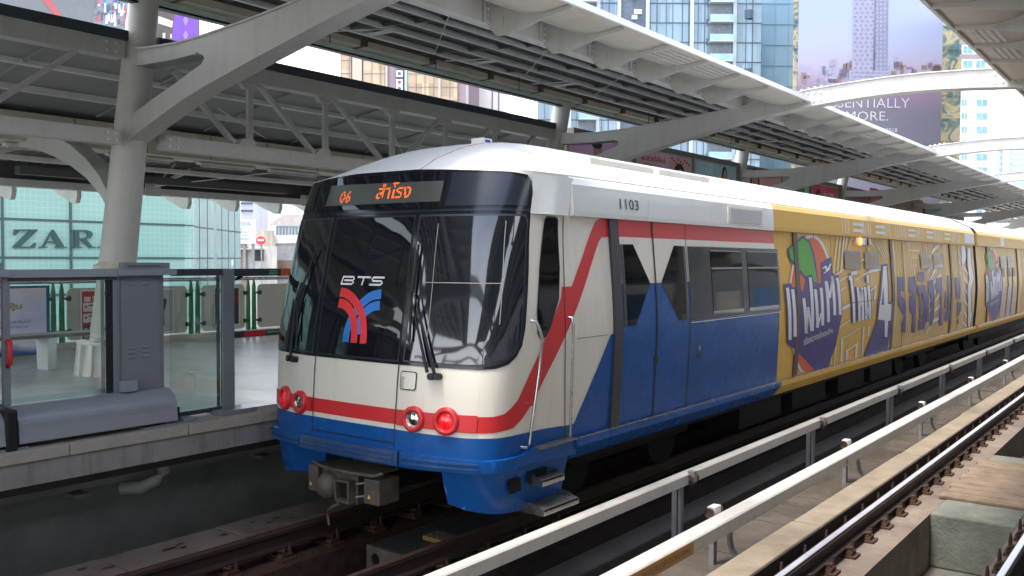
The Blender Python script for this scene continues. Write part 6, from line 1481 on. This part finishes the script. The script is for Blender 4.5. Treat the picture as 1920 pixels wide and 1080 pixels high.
p, q = dz(448, 411, D8), dz(480, 457, D8); mb = FB(); mb.box(p[0], q[0], D8, D8 + .2, q[1], p[1], pm('billboard_pale', (.60, .60, .68), .5, var=.06))
mb.box(p[0] + .2, p[0] + .35, D8 + .21, D8 + .4, q[1] - 2, q[1] + .5, galv); mb.box(q[0] - .35, q[0] - .2, D8 + .21, D8 + .4, q[1] - 2, q[1] + .5, galv); mb.build('board', t)
mb = FB()
for bd_, u0, u1, v0, v1 in (('DON', 453, 470, 416, 423), ('of', 451, 456, 427, 431), ('Deluxe', 451, 465, 433, 436), ('removal', 451, 465, 439, 442), ('090 8620', 451, 467, 446, 450)):
    text_on(mb, bd_, lambda s, q_: (dz(u0 + (u1 - u0) * s, v1, D8)[0], D8 - .02, dz(460, v1, D8)[1] + (dz(460, v0, D8)[1] - dz(460, v1, D8)[1]) * q_), pm('sign_blue', (.12, .30, .42), .5))
mb.build('lettering', t)
t = thing('round_sign', Vector(L2W(dz(489, 450, D8)[0], D8, 0)), 'round red sign on a pole above the weathered house', 'sign')
c = dz(489, 451, D8); mb = FB(); n = 20; mb.add([(c[0] + .30 * math.cos(i * .314159), D8, c[1] + .28 * math.sin(i * .314159)) for i in range(n)] + [(c[0] + .30 * math.cos(i * .314159), D8 + .12, c[1] + .28 * math.sin(i * .314159)) for i in range(n)], [tuple(range(n))] + [(i, (i + 1) % n, (i + 1) % n + n, i + n) for i in range(n)], pm('sign_red', (.75, .06, .08), .5)); o = mb.build('disc', t)
mb = FB(); mb.box(c[0] - .2, c[0] + .2, D8 - .02, D8 - .01, c[1] - .03, c[1] + .09, txt_w); mb.build('white_mark', o)
mb = FB(); mb.box(c[0] - .04, c[0] + .04, D8 + .13, D8 + .2, c[1] - 3, c[1] + .2, galv); mb.build('pole', t)
t, a0, a1, zt = mass('old_tower_block', 480, 514, D7 + 3, 432, pm('stained', (.34, .29, .24), .9, var=.35, scale=.8, dirt=(.6, .56, .5), dirt_amt=.7, streak=1), 'stained concrete stair block behind the round red sign', 'building', 6)
t, a0, a1, zt = mass('old_house', 510, 600, D7 + 10, 441, oldw, 'house with a hipped tile roof and a strip of windows beside the train', 'house', 10)
DR = D7 + 9.5
mb = FB(); e = [dz(502, 422, DR), dz(640, 422, DR), dz(640, 402, DR), dz(532, 402, DR)]
mb.prism([(p[0], p[1]) for p in e], DR, DR + .3, tile_r); mb.build('roof', t)
for i in range(5):
    win(t, DR + .4, 519 + i * 12, 425, 528 + i * 12, 440, pm('old_pane2', (.22, .24, .25), .3))
e = dz(508, 452, D7 + 4), dz(640, 441, D7 + 4); t, a0, a1, zt = mass('old_shed', 516, 640, D7 + 4, 452, pm('shed_wall', (.58, .58, .58), .8, var=.3, scale=1.5, dirt=(.3, .28, .25), dirt_amt=.7, streak=1), 'white corrugated shed with a rusty lower wall beside the train', 'shed', 5)
mb = FB(); mb.prism([(dz(514, 453, D7 + 4)[0], dz(514, 457, D7 + 4)[1]), (dz(640, 453, D7 + 4)[0], dz(640, 453, D7 + 4)[1]), (dz(640, 441, D7 + 4)[0], dz(640, 441, D7 + 4)[1]), (dz(515, 441, D7 + 4)[0], dz(515, 441, D7 + 4)[1])], D7 + 3.6, D7 + 3.9, paint_w); mb.build('roof', t)
mb = FB(); p, q = dz(516, 488, D7 + 4), dz(640, 520, D7 + 4); mb.box(p[0], q[0], D7 + 3.5, D7 + 3.99, q[1], p[1], oldb); mb.build('lower_wall', t)
t, a0, a1, zt = mass('grey_block', 451, 474, D7 + 60, 350, pm('block_grey', (.36, .38, .42), .7, var=.08), 'plain grey block above the pale lilac billboard', 'building', 10)
mb = FB()
for v in (383, 397): z = dz(460, v, D7 + 60)[1]; mb.box(a0, a1, D7 + 59.9, D7 + 59.999, z, z + .25, tdark)
mb.build('floor_line', t)
t, a0, a1, zt = mass('panelled_tower', 474, 503, D7 + 75, 340, rooms_mat('panelled', (.30, .38, .44), (.52, .46, .50), .8, 30, .4), 'striped tower with lilac and green panels behind the old town', 'tower', 12)
t, a0, a1, zt = mass('teal_tower', 504, 620, D7 + 110, 340, rooms_mat('teal_tower', (.40, .62, .66), (.62, .64, .66), 3.4, 2.6, .3), 'pale teal tower behind the hipped roof house', 'tower', 14)
t, a0, a1, zt = mass('street_block', 100, 700, D7 + 14, 470, pm('street_block', (.40, .38, .35), .8, var=.2), 'low stained city block behind the old houses', 'building', 10)

# ---- advert boards along the columns beyond the second frame
ad = [(1066, 1190, 'pink poster with a smiling man, directly right of the second column', (.55, .30, .50), 0), (1193, 1301, 'pink poster with red Thai lettering and a long haired woman', (.70, .30, .36), 1), (1303, 1384, 'light blue poster with a woman and red blossoms', (.28, .45, .62), 2), (1397, 1468, 'rose poster with a woman\'s face, right of the third column', (.66, .26, .30), 3), (1470, 1520, 'pale green poster beside the dark red one', (.20, .42, .24), 4), (1524, 1574, 'dark red poster with white lettering', (.45, .02, .08), 5)]
XA = -11.30
t = thing('advert_fascia', (-11.6, 30, 4.6), 'long grey wall that carries the row of posters beyond the second column', 'fascia wall')
mb = MB(); mb.box(-11.62, -11.36, 17.35, 60, 4.3, 5.655, pm('fascia_grey', (.22, .22, .20), .6)); mb.build('wall', t)
skin = pm('poster_skin', (.58, .36, .27), .5); hair = pm('poster_hair', (.035, .025, .025), .5)
for i, (u0, u1, lb, c, kd) in enumerate(ad):
    y0 = at(u0, 300, X=XA).y; y1 = at(u1 - 2, 300 + .1 * (u1 - 1190), X=XA).y; z0, z1 = 4.62, 5.50
    t = thing('advert_poster', (XA, (y0 + y1) / 2, z0), lb, 'poster', 'posters on the grey fascia wall')
    mb = MB(); mb.box(XA - .05, XA, y0, y1 - .05, z0, z1, steel); mb.build('frame', t)
    mb = MB(); c = tuple(min(.95, v * 1.7) for v in c); c2_ = tuple(min(1, v * 1.3 + .05) for v in c); mt = ramp_mat('advert_%d' % i, [(0, c), (.45, c2_), (.7, c), (1, tuple(v * .8 for v in c2_))], 1, y0, y1, .9, 1.2, .4)
    flat(mb, y0 + .05, y1 - .1, z0 + .04, z1 - .04, XA + .003, mt)
    w_ = y1 - y0; x = XA + .008
    def oval(cy, cz, ry, rz, mat, lv=0): mb.add([(x + lv, cy + ry * math.cos(k * math.pi / 9), cz + rz * math.sin(k * math.pi / 9)) for k in range(18)], [tuple(range(18))], mat)
    if kd == 0:
        cy = y0 + w_ * .42; mb.add([(x - .002, cy - .45, z0 + .05), (x - .002, cy + .15, z0 + .05), (x - .002, cy + .05, z0 + .35), (x - .002, cy - .3, z0 + .38)], [(0, 1, 2, 3)], pm('shirt_blue', (.25, .45, .62), .5)); oval(cy, z0 + .55, .20, .24, skin); oval(cy - .05, z0 + .74, .24, .11, hair, .003); oval(y0 + w_ * .75, z0 + .3, .12, .12, pm('print_cream', (.7, .6, .5), .5))
    if kd == 1:
        text_on(mb, 'ผิวสวยใสใหม่', lambda s, q: (x, y0 + .25 + w_ * .40 * s, z1 - .30 + .16 * q), redm, .02); text_on(mb, 'ครีมบำรุงผิวหน้า', lambda s, q: (x, y0 + .4 + w_ * .30 * s, z1 - .42 + .06 * q), txt_d); cy = y0 + w_ * .74; oval(cy, z0 + .32, .34, .34, hair); oval(cy + .04, z0 + .30, .16, .22, skin, .003)
        for k in range(9): oval(y0 + w_ * (.6 + .04 * k), z1 - .12 - .05 * (k % 3), .05, .03, redm)
    if kd == 2:
        cy = y0 + w_ * .68; oval(cy, z0 + .55, .20, .27, hair); oval(cy + .03, z0 + .52, .13, .21, skin, .003)
        for k in range(14): oval(y0 + w_ * (.25 + .05 * k), z0 + .15 + .4 * ((k * 7) % 5) / 5, .07, .04, sr if k % 2 else redm)
    if kd == 3: cy = y0 + w_ * .25; oval(cy, z0 + .42, .40, .55, hair); oval(cy, z0 + .42, .26, .42, skin, .003)
    if kd == 4: flat(mb, y0 + w_ * .45, y0 + w_ * .8, z0 + .2, z0 + .75, x, pm('poster_green', (.03, .22, .08), .5))
    if kd == 5: cy = y0 + w_ * .22; oval(cy, z0 + .35, .30, .35, hair); oval(cy + .1, z0 + .25, .16, .3, skin, .003); text_on(mb, 'ลด 50%', lambda s, q: (x, y0 + w_ * (.42 + .4 * s), z0 + .42 + .2 * q), txt_w, .02)
    mb.build('print', t)
for (u, v, uw, vh, lb, col_, X_) in ((1640, 366, 14, 20, 'small red hanging sign above the yellow part of the train', redm, -10.9), (1657, 386, 14, 18, 'tilted red sign with white writing above the yellow part of the train', redm, -11.0), (1700, 385, 60, 24, 'brownish poster wall beyond the fourth frame', pm('shop_brown', (.34, .22, .17), .6, var=.4), -11.1), (1760, 405, 50, 18, 'green tinted panel beyond the fifth frame', pm('shop_green', (.10, .20, .12), .5, var=.3), -11.15)):
    p, q = at(u - uw / 2, v + vh / 2, X=X_), at(u + uw / 2, v, X=X_)
    mb = MB(); mb.box(X_ - .06, X_, p.y, q.y, p.z, q.z + .25, col_); t = thing('hanging_sign' if col_ is redm else 'wall_panel', p, lb, 'sign'); mb.build('board', t)
    if col_ is redm:
        mb = MB(); text_on(mb, 'ราคา' if u < 1650 else 'สด 20', lambda s, q_: (X_ + .006, p.y + (q.y - p.y) * (.2 + .6 * s), p.z + (q.z + .25 - p.z) * (.4 + .3 * q_)), txt_w, .02); mb.build('lettering', t)

mb = MB(); mb.box(28, 44, -60, 120, -12.5, 11, pm('opposite_block', (.20, .20, .20), .7, var=.2, scale=.3)); tag(mb.build('street_block'), 'plain city block added out of the picture to darken reflections in the train windows', 'building')  # unseen block, added so the side windows reflect something dark
RW = wing_roof(6.84, 1, 'wing roof on the camera side of the station, out of the picture', 'wing roofs')
for k in (-2, -1, 1, 2): dup(RW, (0, 10 * k, 0), 'wing roof on the camera side of the station, out of the picture')
